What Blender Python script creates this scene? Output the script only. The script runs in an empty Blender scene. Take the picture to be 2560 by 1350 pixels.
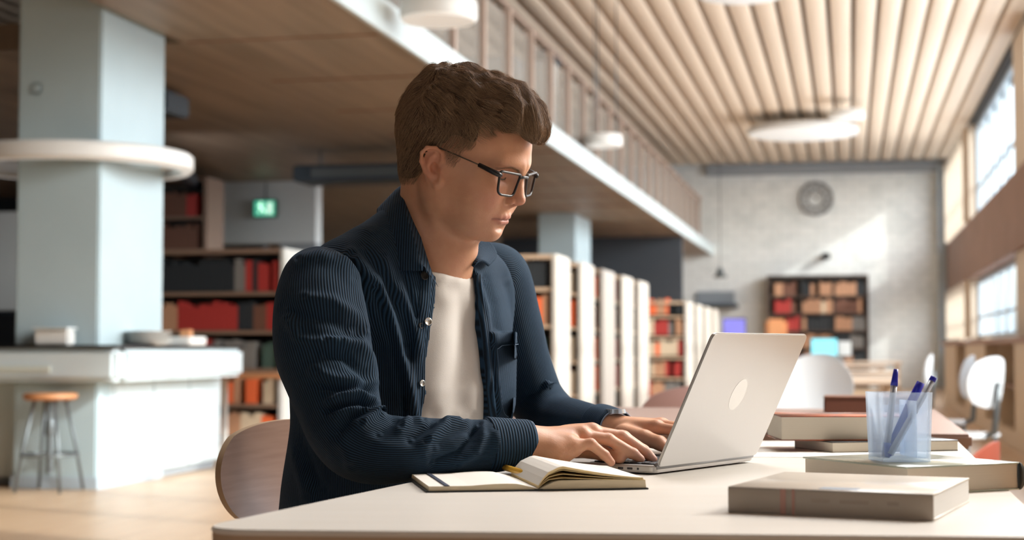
import bpy, bmesh, math, random
import numpy as np
from math import sin, cos, pi, radians, atan, sqrt
from mathutils import Vector, Matrix
random.seed(7); rng = np.random.default_rng(7)
sc = bpy.context.scene
col = sc.collection

# ------------------------------------------------------------ camera, sky, sun, exposure
FPX, CAMH = 4000.0, 0.915                       # focal length in pixels of the 2560 x 1350 frame, eye height
TH = atan(195 / FPX); PSI = atan(845 / FPX * cos(TH))   # pitch up; the hall's long axis is world +Y
cam = bpy.data.objects.new('camera', bpy.data.cameras.new('camera'))
col.objects.link(cam); sc.camera = cam
cam.location = (0, 0, CAMH)
cam.rotation_euler = (pi / 2 + TH, 0, PSI)
cam.data.sensor_width = 36.0
cam.data.lens = 36.0 * FPX / 2560
cam.data.clip_start = 0.05; cam.data.clip_end = 300
cam.data.dof.use_dof = True
cam.data.dof.focus_distance = 2.26
cam.data.dof.aperture_fstop = 5.0

W_ = bpy.data.worlds.new('world'); sc.world = W_; W_.use_nodes = True
wn = W_.node_tree.nodes; wl = W_.node_tree.links
bg = wn['Background']
sky = wn.new('ShaderNodeTexSky'); sky.sky_type = 'NISHITA'
sky.sun_disc = False; sky.sun_elevation = radians(31); sky.sun_rotation = radians(110); sky.dust_density = 3.0
hs = wn.new('ShaderNodeHueSaturation'); hs.inputs['Saturation'].default_value = 0.45
wl.new(sky.outputs[0], hs.inputs['Color']); wl.new(hs.outputs[0], bg.inputs[0])
bg.inputs[1].default_value = .62

SUN_DIR = Vector((-1.0, 0.35, -0.60)).normalized()
sl = bpy.data.lights.new('sun', 'SUN'); sl.energy = 3.3; sl.angle = radians(1.2); sl.color = (1.0, 0.93, 0.82)
so = bpy.data.objects.new('sun', sl); col.objects.link(so)
so.rotation_euler = SUN_DIR.to_track_quat('-Z', 'Y').to_euler(); so.location = (10, -3, 8)

def area(name, loc, target, sx, sy, power, color=(1, 1, 1)):
    l = bpy.data.lights.new(name, 'AREA'); l.shape = 'RECTANGLE'; l.size = sx; l.size_y = sy; l.energy = power; l.color = color
    o = bpy.data.objects.new(name, l); col.objects.link(o); o.location = loc
    o.rotation_euler = (Vector(target) - Vector(loc)).to_track_quat('-Z', 'Y').to_euler()
    return o
area('added_top_light', (.6, 4.6, 4.9), (-.5, 2.3, .8), 1.8, 1.2, 125, (0.97, 0.98, 1.0))  # added lamp from above for hair and table, no opening in the ceiling
area('added_lintel_light', (-7.4, 15.2, 2.3), (-7.4, 20, 2.75), 1.5, .6, 9, (0.95, 0.97, 1.0))  # added lamp under the mezzanine to brighten the white lintel wall
# daylight through the window band (just inside the panes), plus an added key lamp and an added fill behind the camera
area('window_daylight', (2.2, 11.5, 3.2), (-5, 11.0, 1.2), 6.0, 3.4, 85, (0.90, 0.96, 1.0))
area('window_key', (1.75, 3.9, 2.6), (-.45, 2.3, .95), 0.9, 1.2, 115, (1.0, 0.95, 0.88))  # added key lamp for the man and table, the wall here is solid
area('window_daylight_far', (2.1, 22, 3.2), (-6, 22, 3.4), 24, 2.4, 560, (0.90, 0.95, 1.0))
area('added_front_fill', (-1.6, -2.6, 2.2), (-.5, 2.3, 1.1), 2.4, 1.8, 12, (0.80, 0.90, 1.0))  # added fill lamp for the sides facing the camera

sc.view_settings.view_transform = 'Standard'; sc.view_settings.look = 'None'
sc.view_settings.gamma = 1.0; sc.view_settings.use_curve_mapping = False
sc.view_settings.exposure = 0.35
sc.cycles.use_denoising = True
sc.cycles.max_bounces = 8; sc.cycles.diffuse_bounces = 4; sc.cycles.transparent_max_bounces = 12
sc.cycles.caustics_reflective = False; sc.cycles.caustics_refractive = False
sc.cycles.sample_clamp_indirect = 6.0

# ------------------------------------------------------------ helpers
def ray(px, py):
    a = (px - 1280) / FPX; b = -(py - 675) / FPX
    return np.array([a, cos(TH) - b * sin(TH), sin(TH) + b * cos(TH)])
def at(px, py, d):                 # frame aligned with the camera's heading: x right, y away, z up from the floor
    r = ray(px, py); r = r / r[1] * d
    return np.array([r[0], r[1], r[2] + CAMH])
def onz(px, py, z):
    r = ray(px, py); t = (z - CAMH) / r[2]
    return np.array([r[0] * t, r[1] * t, z])
CP, SP = cos(PSI), sin(PSI)
def c2w(p):
    return Vector((CP * p[0] - SP * p[1], SP * p[0] + CP * p[1], p[2]))

def tag(o, label=None, cat=None, group=None, kind=None):
    if label: o['label'] = label
    if cat: o['category'] = cat
    if group: o['group'] = group
    if kind: o['kind'] = kind
    return o
def empty(name, loc=(0, 0, 0), rz=0.0, **k):
    o = bpy.data.objects.new(name, None); col.objects.link(o); o.location = loc; o.rotation_euler = (0, 0, rz)
    o.empty_display_size = 0.1
    return tag(o, **k)
def link(name, me, parent=None, loc=(0, 0, 0), rot=(0, 0, 0), scale=(1, 1, 1), **k):
    o = bpy.data.objects.new(name, me); col.objects.link(o)
    if parent is not None: o.parent = parent
    o.location = loc; o.rotation_euler = rot; o.scale = scale
    return tag(o, **k)
def mesh(name, v, f, mats=None, smooth=False, fm=None):
    me = bpy.data.meshes.new(name)
    v = np.asarray(v, dtype=np.float32)
    if isinstance(f, np.ndarray):
        n, k = f.shape
        me.vertices.add(len(v)); me.vertices.foreach_set('co', v.ravel())
        me.loops.add(n * k); me.loops.foreach_set('vertex_index', f.ravel().astype(np.int32))
        me.polygons.add(n); me.polygons.foreach_set('loop_start', np.arange(0, n * k, k, dtype=np.int32))
        me.update(calc_edges=True); me.validate()
    else:
        me.from_pydata([tuple(map(float, p)) for p in v], [], f); me.update()
    if mats is not None:
        for m in (mats if isinstance(mats, (list, tuple)) else [mats]): me.materials.append(m)
    if fm is not None: me.polygons.foreach_set('material_index', np.asarray(fm, dtype=np.int32))
    if smooth: me.polygons.foreach_set('use_smooth', np.ones(len(me.polygons), dtype=bool))
    return me
def bm_mesh(name, bm, mats=None, smooth=False):
    me = bpy.data.meshes.new(name); bm.to_mesh(me); bm.free()
    if mats is not None:
        for m in (mats if isinstance(mats, (list, tuple)) else [mats]): me.materials.append(m)
    if smooth: me.polygons.foreach_set('use_smooth', np.ones(len(me.polygons), dtype=bool))
    return me
_bc = {}
def boxm(sx, sy, sz, mat, bev=0.0, seg=2, base=False):       # box centred on its origin, or standing on it
    key = (round(sx, 4), round(sy, 4), round(sz, 4), mat.name, bev, seg, base)
    if key in _bc: return _bc[key]
    bm = bmesh.new(); bmesh.ops.create_cube(bm, size=1.0)
    for v in bm.verts:
        v.co = Vector((v.co.x * sx, v.co.y * sy, v.co.z * sz + (sz / 2 if base else 0)))
    if bev > 0:
        bmesh.ops.bevel(bm, geom=list(bm.edges), offset=bev, segments=seg, affect='EDGES', clamp_overlap=True)
    me = bm_mesh('box', bm, mat, smooth=False)
    if bev > 0: me.polygons.foreach_set('use_smooth', np.ones(len(me.polygons), dtype=bool)); me.set_sharp_from_angle(angle=radians(50))
    _bc[key] = me
    return me
def box(name, x0, x1, y0, y1, z0, z1, mat, parent=None, bev=0.0, **k):
    return link(name, boxm(x1 - x0, y1 - y0, z1 - z0, mat, bev), parent, ((x0 + x1) / 2, (y0 + y1) / 2, (z0 + z1) / 2), **k)
def tube_arrays(pts, rad, n=12, cap=True, closed=False):
    pts = np.asarray(pts, float); m = len(pts)
    rad = np.full(m, rad) if np.isscalar(rad) else np.asarray(rad, float)
    if closed: T = np.roll(pts, -1, 0) - np.roll(pts, 1, 0)
    else: T = np.gradient(pts, axis=0)
    T /= np.linalg.norm(T, axis=1)[:, None] + 1e-12
    up = np.array([0, 0, 1.0]) if abs(T[0][2]) < 0.9 else np.array([1.0, 0, 0])
    N = np.cross(T[0], up); N /= np.linalg.norm(N); V = []
    for i in range(m):
        N = N - T[i] * np.dot(N, T[i]); N /= np.linalg.norm(N); B = np.cross(T[i], N)
        a = np.arange(n) * 2 * pi / n
        V.append(pts[i] + rad[i] * (np.cos(a)[:, None] * N + np.sin(a)[:, None] * B))
    V = np.concatenate(V); F = []
    for i in range(m if closed else m - 1):
        j = (i + 1) % m
        for k in range(n): F.append((i * n + k, i * n + (k + 1) % n, j * n + (k + 1) % n, j * n + k))
    if cap and not closed:
        F.append(tuple(range(n))[::-1]); F.append(tuple(range((m - 1) * n, m * n)))
    return V, F
def tube(name, pts, rad, mat, parent=None, n=12, closed=False, **k):
    V, F = tube_arrays(pts, rad, n, closed=closed)
    return link(name, mesh(name, V, F, mat, smooth=True), parent, **k)
def lathe(name, prof, mat, parent=None, n=32, **k):
    V = []; F = []
    for r, z in prof:
        for i in range(n): V.append((r * cos(2 * pi * i / n), r * sin(2 * pi * i / n), z))
    for j in range(len(prof) - 1):
        for i in range(n): F.append((j * n + i, j * n + (i + 1) % n, (j + 1) * n + (i + 1) % n, (j + 1) * n + i))
    me = mesh(name, V, F, mat, smooth=True); me.set_sharp_from_angle(angle=radians(40))
    return link(name, me, parent, **k)
def prism(name, poly, z0, z1, mat, parent=None, bev=0.0, seg=3, **k):
    bm = bmesh.new(); vs = [bm.verts.new((p[0], p[1], z0)) for p in poly]; f = bm.faces.new(vs)
    r = bmesh.ops.extrude_face_region(bm, geom=[f])
    for e in r['geom']:
        if isinstance(e, bmesh.types.BMVert): e.co.z = z1
    bmesh.ops.recalc_face_normals(bm, faces=bm.faces)
    if bev:
        ed = [e for e in bm.edges if abs(e.verts[0].co.z - e.verts[1].co.z) < 1e-6]
        bmesh.ops.bevel(bm, geom=ed, offset=bev, segments=seg, affect='EDGES')
    me = bm_mesh(name, bm, mat, smooth=True); me.set_sharp_from_angle(angle=radians(35))
    return link(name, me, parent, **k)

def mat(name, c, rough=0.6, metal=0.0, spec=0.5, noise=None, bump=None, emit=None, coat=0.0, sheen=0.0, sss=0.0, trans=0.0, alpha=1.0, coord='Object'):
    m = bpy.data.materials.new(name); m.use_nodes = True; nt = m.node_tree; N = nt.nodes; L = nt.links
    b = N['Principled BSDF']; b.inputs['Base Color'].default_value = (*c, 1); b.inputs['Roughness'].default_value = rough
    b.inputs['Metallic'].default_value = metal; b.inputs['Specular IOR Level'].default_value = spec
    b.inputs['Coat Weight'].default_value = coat; b.inputs['Sheen Weight'].default_value = sheen
    b.inputs['Transmission Weight'].default_value = trans; b.inputs['Alpha'].default_value = alpha
    if sss: b.inputs['Subsurface Weight'].default_value = sss; b.inputs['Subsurface Radius'].default_value = (1, .35, .2); b.inputs['Subsurface Scale'].default_value = .006
    if emit: b.inputs['Emission Color'].default_value = (*emit[0], 1); b.inputs['Emission Strength'].default_value = emit[1]
    if noise or bump:
        tc = N.new('ShaderNodeTexCoord'); mp = N.new('ShaderNodeMapping'); L.new(tc.outputs[coord], mp.inputs[0])
        mp.inputs['Scale'].default_value = (noise or bump).get('stretch', (1, 1, 1))
    if noise:      # grain or mottling: second colour mixed by a noise
        n = N.new('ShaderNodeTexNoise'); n.inputs['Scale'].default_value = noise['scale']; n.inputs['Detail'].default_value = 5
        L.new(mp.outputs[0], n.inputs['Vector'])
        r = N.new('ShaderNodeValToRGB'); r.color_ramp.elements[0].position = 0.35; r.color_ramp.elements[1].position = 0.68
        r.color_ramp.elements[0].color = (*c, 1); r.color_ramp.elements[1].color = (*noise['c2'], 1)
        L.new(n.outputs['Fac'], r.inputs[0]); L.new(r.outputs[0], b.inputs['Base Color'])
    if bump:
        n2 = N.new('ShaderNodeTexNoise'); n2.inputs['Scale'].default_value = bump['scale']; n2.inputs['Detail'].default_value = 4
        L.new(mp.outputs[0], n2.inputs['Vector']); bp = N.new('ShaderNodeBump')
        bp.inputs['Strength'].default_value = bump['str']; bp.inputs['Distance'].default_value = bump.get('dist', .01)
        L.new(n2.outputs['Fac'], bp.inputs['Height']); L.new(bp.outputs[0], b.inputs['Normal'])
    return m
def glass_pane(name, tint, mixf=0.92, rough=0.02):
    m = bpy.data.materials.new(name); m.use_nodes = True; nt = m.node_tree; N = nt.nodes; L = nt.links
    N.remove(N['Principled BSDF']); t = N.new('ShaderNodeBsdfTransparent'); t.inputs[0].default_value = (*tint, 1)
    g = N.new('ShaderNodeBsdfGlossy'); g.inputs['Roughness'].default_value = rough
    fr = N.new('ShaderNodeFresnel'); fr.inputs['IOR'].default_value = 1.45
    mx = N.new('ShaderNodeMixShader'); (L.new(fr.outputs[0], mx.inputs[0]) if mixf > 1 else setattr(mx.inputs[0], 'default_value', .06)); L.new(t.outputs[0], mx.inputs[1]); L.new(g.outputs[0], mx.inputs[2])
    L.new(mx.outputs[0], N['Material Output'].inputs[0])
    return m
# ------------------------------------------------------------ materials of the hall
MWOOD = mat('light_wood', (0.60, 0.47, 0.34), 0.5, noise=dict(scale=3, c2=(0.52, 0.39, 0.27), stretch=(1, .1, 6)))
MSLAT = mat('ceiling_slat_wood', (0.88, 0.73, 0.57), 0.6, noise=dict(scale=2, c2=(0.82, 0.66, 0.51), stretch=(4, .15, 1)))
MDARKGAP = mat('dark_void', (0.06, 0.055, 0.05), 0.9)
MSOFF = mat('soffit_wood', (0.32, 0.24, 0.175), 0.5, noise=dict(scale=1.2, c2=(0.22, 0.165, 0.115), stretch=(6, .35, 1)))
MWHITE = mat('white_paint', (0.72, 0.76, 0.77), 0.55, noise=dict(scale=1.5, c2=(0.68, 0.73, 0.74)))
MCOL = mat('blue_white_column_paint', (0.47, 0.585, 0.63), 0.5, noise=dict(scale=2, c2=(0.44, 0.555, 0.60)))
MFASC = mat('fascia_white', (0.56, 0.64, 0.66), 0.5)
MLAMP = mat('lamp_diffuser', (0.85, 0.87, 0.86), 0.5, emit=((1, 1, 1), 0.18))
MLAMPB = mat('lamp_body_white', (0.75, 0.75, 0.73), 0.4)
MFLOOR = mat('oak_floor', (0.60, 0.42, 0.27), 0.35, noise=dict(scale=2.5, c2=(0.52, 0.35, 0.215), stretch=(6, .5, 1)))
MBROWN = mat('brown_panel', (0.30, 0.17, 0.12), 0.6, noise=dict(scale=2, c2=(0.25, 0.14, 0.095)))
MBEIGE = mat('beige_plaster', (0.66, 0.56, 0.45), 0.7)
MGREYW = mat('grey_wall_paint', (0.30, 0.33, 0.36), 0.8)
MDGREY = mat('dark_grey_paint', (0.05, 0.058, 0.07), 0.7)
MBLACK = mat('black_laminate', (0.010, 0.011, 0.013), 0.35)
MFRAME = mat('window_frame_paint', (0.42, 0.50, 0.57), 0.5)
MPANE = glass_pane('window_glass', (0.93, 0.97, 1.0))
MPINK = mat('pinkish_wood_post', (0.44, 0.33, 0.27), 0.6)
MSTEEL = mat('brushed_dark_steel', (0.16, 0.18, 0.19), 0.4, metal=0.6)
MORANGE = mat('orange_stained_wood', (0.55, 0.25, 0.11), 0.5)
# white painted brick wall: fine relief and stains in the material, bricks are under 8 pixels high here
def brick_mat():
    m = mat('white_painted_brick', (0.66, 0.68, 0.66), 0.75); nt = m.node_tree; N = nt.nodes; L = nt.links; b = N['Principled BSDF']
    tc = N.new('ShaderNodeTexCoord'); mp = N.new('ShaderNodeMapping'); mp.inputs['Rotation'].default_value = (pi / 2, 0, 0)
    L.new(tc.outputs['Object'], mp.inputs[0])
    br = N.new('ShaderNodeTexBrick'); br.inputs['Scale'].default_value = 1.0
    br.inputs['Brick Width'].default_value = 0.42; br.inputs['Row Height'].default_value = 0.16; br.inputs['Mortar Size'].default_value = 0.012
    br.inputs['Color1'].default_value = (0.86, 0.88, 0.87, 1); br.inputs['Color2'].default_value = (0.80, 0.83, 0.82, 1); br.inputs['Mortar'].default_value = (0.70, 0.72, 0.72, 1)
    L.new(mp.outputs[0], br.inputs['Vector'])
    n = N.new('ShaderNodeTexNoise'); n.inputs['Scale'].default_value = 2.2; n.inputs['Detail'].default_value = 6; L.new(mp.outputs[0], n.inputs['Vector'])
    r = N.new('ShaderNodeValToRGB'); r.color_ramp.elements[0].position = .38; r.color_ramp.elements[1].position = .5
    r.color_ramp.elements[0].color = (.90, .91, .91, 1); r.color_ramp.elements[1].color = (1, 1, 1, 1); L.new(n.outputs['Fac'], r.inputs[0])
    mx = N.new('ShaderNodeMixRGB'); mx.blend_type = 'MULTIPLY'; mx.inputs[0].default_value = 1
    L.new(br.outputs['Color'], mx.inputs[1]); L.new(r.outputs[0], mx.inputs[2]); L.new(mx.outputs[0], b.inputs['Base Color'])
    bp = N.new('ShaderNodeBump'); bp.inputs['Distance'].default_value = .01; L.new(br.outputs['Fac'], bp.inputs['Height']); bp.invert = True; L.new(bp.outputs[0], b.inputs['Normal'])
    return m
MBRICK = brick_mat()

# ------------------------------------------------------------ the hall shell (world frame: +Y along the hall)
XR, YE, ZC, XF, ZS0, ZS1 = 2.30, 38.0, 5.24, -3.175, 3.12, 3.34
XL, YB = -13.0, -8.0
S = dict(kind='structure')
box('floor', XL, XR + .4, YB, YE, -0.1, 0, MFLOOR, **S)
ceil = box('ceiling', XL, XR + .4, YB, YE, ZC + .15, ZC + .3, mat('ceiling_backing', (.13, .10, .075), .8), **S)
pitch = .3172
sm = boxm(.258, YE - YB - .3, .16, MSLAT, .008, 1)
for i in range(48):
    x = 1.983 + .159 - i * pitch
    if x < XL + .2: break
    link('ceiling_slat', sm, ceil, (x - ceil.location.x, -.15, ZC + .08 - ceil.location.z))
box('wall_back', XL, XR + .4, YE, YE + .3, 0, ZC + .3, MBRICK, **S)
box('trim_1', XF - .1, XR, YE - .25, YE, 4.98, ZC - .02, MGREYW, **S)           # dark grey beam where slats meet the end wall
box('wall_front', XL, XR + .4, YB - .3, YB, 0, ZC + .3, mat('warm_front_wall', (.30, .27, .24), .8), **S)
box('wall_left', XL - .3, XL, YB, YE, 0, ZC + .3, MDGREY, **S)
box('trim_2', 2.0, 2.3, YE - .3, YE, 0, 5.1, mat('bluegrey_pilaster', (0.40, 0.47, 0.53), .6), **S)
# right wall: parapet, brown band, head, pilasters
box('wall_right', XR, XR + .3, YB, YE, 0, 1.08, MBEIGE, **S)
box('trim_3', XR - .12, XR + .3, 9.5, YE - .3, 2.22, 3.28, MBROWN, bev=.01, **S)
box('trim_4', XR, XR + .3, YB, YE, 5.14, ZC + .05, MDGREY, **S)
def window(n, y0, y1, z0, z1, nv, fins=False):
    w = empty('window_%d' % n, (XR + .12, (y0 + y1) / 2, z0), **S); h = z1 - z0; L_ = y1 - y0
    for zz in (0.03, h - .03): link('frame_rail', boxm(.08, L_, .06, MFRAME), w, (0, 0, zz))
    link('frame_rail', boxm(.05, L_, .04, MFRAME), w, (0, 0, h * .36))
    for i in range(nv + 1):
        link('mullion', boxm(.08, .07, h, MFRAME), w, (0, -L_ / 2 + L_ * i / nv, h / 2))
        if fins: link('fin', boxm(.24, .10, h, MBEIGE), w, (-.16, -L_ / 2 + L_ * i / nv, h / 2))
        if i < nv: link('pane', boxm(.008, L_ / nv - .08, h - .08, MPANE), w, (.01, -L_ / 2 + L_ * (i + .5) / nv, h / 2))
k = 1
for (y0, y1, nv, fins) in ((31.6, 37.6, 5, True), (22.9, 31.3, 6, False), (16.5, 21.3, 4, False), (10.2, 15.1, 4, False)):
    window(k, y0, y1, 1.10, 2.2, nv, fins); window(k + 1, y0, y1, 3.30, 5.12, nv, fins); k += 2
window(k, 5.0, 8.8, 1.1, 5.12, 4)
j = 5
for (a, b) in ((31.3, 31.6), (21.3, 22.9), (15.1, 16.5), (8.8, 10.2), (-8.0, 5.0), (37.6, 38.0)):
    box('trim_%d' % j, XR - .06, XR + .3, a, b, 1.08, 5.14, MBEIGE, **S); j += 1
# outdoors seen through the panes: a pale roadside and houses front across the street
box('ground_outside', XR + .4, 60, -30, 80, -.6, -.2, mat('pale_paving', (.45, .47, .48), .9), **S)

# ------------------------------------------------------------ mezzanine
XV = -4.70                       # stairwell void beside which the first column runs up to the ceiling
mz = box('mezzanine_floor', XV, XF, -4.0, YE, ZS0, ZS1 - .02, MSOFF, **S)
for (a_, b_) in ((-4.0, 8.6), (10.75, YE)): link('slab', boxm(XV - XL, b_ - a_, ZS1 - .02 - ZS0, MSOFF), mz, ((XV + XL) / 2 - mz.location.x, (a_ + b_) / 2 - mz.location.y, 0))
box('fascia_board', XF, XF + .035, -4.0, YE, ZS0 - .015, ZS1, MFASC, kind='structure')
for i in range(17):            # soffit boards running across, proud joints
    y = 9.0 + i * 1.72
    link('soffit_joint', boxm(XF - XV - .1, .02, .010, MBROWN), mz, (0, y - mz.location.y, -(ZS1 - .02 - ZS0) / 2 - .004))
rail = empty('mezzanine_railing', (XF - .1, 9, ZS1), label='wooden post railing with grey glass panels along the white mezzanine edge', cat='railing')
for i in range(25):
    link('post', boxm(.09, .07, .92, MPINK, base=True), rail, (0, -.5 + i * 1.13, 0))
mgp = mat('smoky_glass_panel', (.30, .29, .27), .2, alpha=.45)
for i in range(24):
    link('glass_panel', boxm(.012, .98, .80, mgp, base=True), rail, (-.0, -.5 + .565 + i * 1.13, .04))
link('handrail', boxm(.05, 28, .03, MPINK, .01), rail, (0, 13.3, .945))
# upper room behind the railing
box('wall_upper', XL, -8.5, 12, 12.2, ZS1, ZC, MBEIGE, **S)
box('partition_upper', -6.4, -6.2, 20.0, 37.9, ZS1, ZC, mat('warm_grey_plaster', (.36, .31, .28), .8), **S)
uc = empty('upper_column', (-3.75, 19.9, ZS1), label='slim white square post rising from the mezzanine behind the railing', cat='column')
link('shaft', boxm(.22, .45, 1.2, MWHITE, .01, base=True), uc); link('capital', boxm(.30, .55, .14, MDGREY, .01, base=True), uc, (0, 0, 1.2))
ub = empty('upper_cabinet', (-4.35, 19.2, ZS1), label='tall blue-grey cabinet beside the slim white post on the mezzanine', cat='cabinet')
link('body', boxm(.8, .5, 1.15, mat('bluegrey_cabinet', (.33, .38, .43), .5), .01, base=True), ub)
link('door', boxm(.37, .02, 1.05, MFRAME, .004, base=True), ub, (-.2, -.26, .05)); link('door', boxm(.37, .02, 1.05, MFRAME, .004, base=True), ub, (.2, -.26, .05))

# ------------------------------------------------------------ ceiling lamps
def disc_lamp(x, y, z, r, label):
    t = empty('disc_lamp', (x, y, z), label=label, cat='lamp', group=None)
    lathe('lamp_body', [(0, .13), (r * .96, .13), (r, .10), (r, .02), (r * .985, 0)], MLAMPB, t, 48)
    lathe('diffuser', [(r * .985, 0.0), (r * .93, -.015), (0, -.02)], MLAMP, t, 48)
    for a in (0, 2.1, 4.2):
        tube('suspension_wire', [(r * .7 * cos(a), r * .7 * sin(a), .12), (r * .7 * cos(a), r * .7 * sin(a), ZC - .001 - z)], .008, MSTEEL, t, 6)
disc_lamp(-.83, 30.4, 4.93, 1.03, 'large flat white disc lamp under the slatted ceiling, centre right')
disc_lamp(-.02, 28.4, 4.93, .32, 'smaller white disc lamp just in front of the large disc lamp')
disc_lamp(-2.98, 19.6, 3.43, .24, 'small white disc lamp hanging before the mezzanine railing right of the man\'s head')
disc_lamp(-2.78, 10.7, 3.20, .27, 'white disc lamp hanging before the white mezzanine edge, cut by the top of the picture')
disc_lamp(-1.10, 17.2, 4.72, .50, 'white disc lamp cut by the top edge of the picture, under the ceiling slats')

# ------------------------------------------------------------ columns
def column(name, x0, x1, y0, y1, z0, z1, label):
    t = empty(name, ((x0 + x1) / 2, (y0 + y1) / 2, z0), label=label, cat='column')
    link('shaft', boxm(x1 - x0, y1 - y0, z1 - z0, MCOL, .012, base=True), t)
    link('base_skirting', boxm(x1 - x0 + .02, y1 - y0 + .02, .08, MFRAME, .004, base=True), t)
    return t
c1 = column('column', -5.36, -4.767, 9.60, 10.59, 0, ZC, 'thick blue-white square column rising behind the bar with a white ring lamp')
column('column', -4.98, -4.37, 25.7, 27.3, 0, ZS0, 'white column under the mezzanine above the bookcases right of the man')
# ring lamp round the first column
rg = empty('ring_lamp', (-5.19, 10.1, 2.19), label='white ring lamp circling the thick column', cat='lamp')
prof = [(.71, .06), (.77, .06), (.79, .04), (.79, -.04), (.77, -.06), (.71, -.06), (.69, -.04), (.69, .04), (.71, .06)]
lathe('ring_body', prof, MLAMPB, rg, 96)
lathe('ring_diffuser', [(.715, -.0615), (.765, -.0615)], MLAMP, rg, 96)
for a in (.8, 2.3, 3.9, 5.5): tube('bracket', [(.30 * cos(a), .30 * sin(a), 0), (.70 * cos(a), .70 * sin(a), 0)], .012, MLAMPB, rg, 8)
for (dx, dz) in ((-.38, 2.62), ):
    link('sensor_button', boxm(.07, .02, .07, MCOL, .02), c1, (dx + .22, -.50, dz))

# ------------------------------------------------------------ bar
bar = empty('bar_counter', (-6.6, 10.7, 0), label='white bar counter with a black top and overhanging front around the column', cat='counter')
def bl(x0, x1, y0, y1, z0, z1, name, m, bev=.008): link(name, boxm(x1 - x0, y1 - y0, z1 - z0, m, bev), bar, ((x0 + x1) / 2 + 6.6, (y0 + y1) / 2 - 10.7, (z0 + z1) / 2))
MBARW = mat('white_bar_laminate', (0.62, 0.71, 0.745), .35)
for i in range(4): bl(-9.2 + i * 1.1, -9.2 + (i + 1) * 1.1 - .012 if i < 3 else -4.76, 9.77, 9.82, .06, .70, 'front_panel', MBARW)
for i in range(3): bl(-4.80, -4.75, 9.82 + i * .61, 9.82 + (i + 1) * .61 - .012, .06, .70, 'side_panel', MBARW)
bl(-9.2, -4.79, 9.82, 11.62, 0, .70, 'core', MGREYW)
bl(-9.4, -4.56, 9.42, 9.58, .70, .915, 'front_fascia', MBARW, .03); bl(-4.72, -4.55, 9.58, 11.60, .70, .915, 'side_fascia', MBARW, .03)
bl(-9.4, -4.72, 9.58, 11.58, .70, .90, 'top_core', MBARW)
bl(-9.42, -4.54, 9.40, 11.62, .915, .935, 'counter_top', MBLACK, .004)
bl(-8.0, -5.0, 9.405, 9.42, .76, .80, 'shelf_strip', mat('pale_green_strip', (.62, .66, .60), .5), .003)
def bx_thing(name, cat, label, x, y, z, sx, sy, sz, m, extra=None, group=None):
    t = empty(name, (x, y, z), label=label, cat=cat, group=group); link('body', boxm(sx, sy, sz, m, min(sx, sy, sz) * .12, base=True), t)
    if extra: link(extra[0], boxm(*extra[1], extra[2], .004, base=True), t, extra[3])
    return t
bx_thing('napkin_box', 'box', 'white box standing on the bar in front of the grey column face', -5.02, 9.50, .935, .24, .10, .10, MLAMPB, ('lid', (.25, .15, .012), MWHITE, (0, 0, .10)))
pt = empty('plate_stack', (-4.62, 10.05, .935), label='stack of white plates at the right end of the bar', cat='plates')
for i in range(5): lathe('plate', [(0, 0), (.09, 0), (.15, .018), (.152, .022), (.09, .006), (0, .005)], MLAMPB, pt, 28, loc=(0, 0, i * .018))
bx_thing('fruit_tray', 'tray', 'small pale tray with orange fruit beside the plate stack', -4.63, 10.65, .935, .22, .3, .06, MLAMPB, ('fruit', (.07, .07, .06), MORANGE, (.02, 0, .05)))

def stool(x, y, label, h=.63):
    t = empty('bar_stool', (x, y, 0), label=label, cat='stool', group=None)
    lathe('seat', [(0, h), (.15, h), (.168, h - .008), (.17, h - .03), (.15, h - .045), (0, h - .045)], MORANGE, t, 32)
    lathe('spindle', [(.022, .12), (.022, .40), (.016, .40), (.016, h - .04)], MSTEEL, t, 12)
    lathe('collar', [(.03, .36), (.034, .38), (.034, .44), (.03, .46)], MSTEEL, t, 12)
    for k in range(4):
        a = pi / 4 + k * pi / 2; c, s = cos(a), sin(a)
        tube('leg', [(.10 * c, .10 * s, h - .045), (.17 * c, .17 * s, .28), (.22 * c, .22 * s, 0.008)], .011, MSTEEL, t, 8)
    aa = np.linspace(0, 2 * pi, 33)[:-1]
    tube('foot_ring', np.stack([.18 * np.cos(aa), .18 * np.sin(aa), np.full(32, .24)], 1), .009, MSTEEL, t, 8, closed=True)
stool(-4.98, 9.38, 'backless bar stool with orange-brown round seat and dark legs, left of the sunlit bar corner')
stool(-5.62, 9.20, 'second bar stool cut by the left edge of the picture')
# cafe table and small chairs right of the bar, in the sun
ct = empty('cafe_table', (-4.98, 12.9, 0), label='orange-brown cafe table between the bar and the tall bookcase', cat='table')
link('table_top', boxm(.85, .7, .04, MORANGE, .008), ct, (0, 0, .68))
for (a, b) in ((-.36, -.28), (.36, -.28), (-.36, .28), (.36, .28)): link('leg', boxm(.04, .04, .66, MLAMPB, .004, base=True), ct, (a, b, 0))

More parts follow.
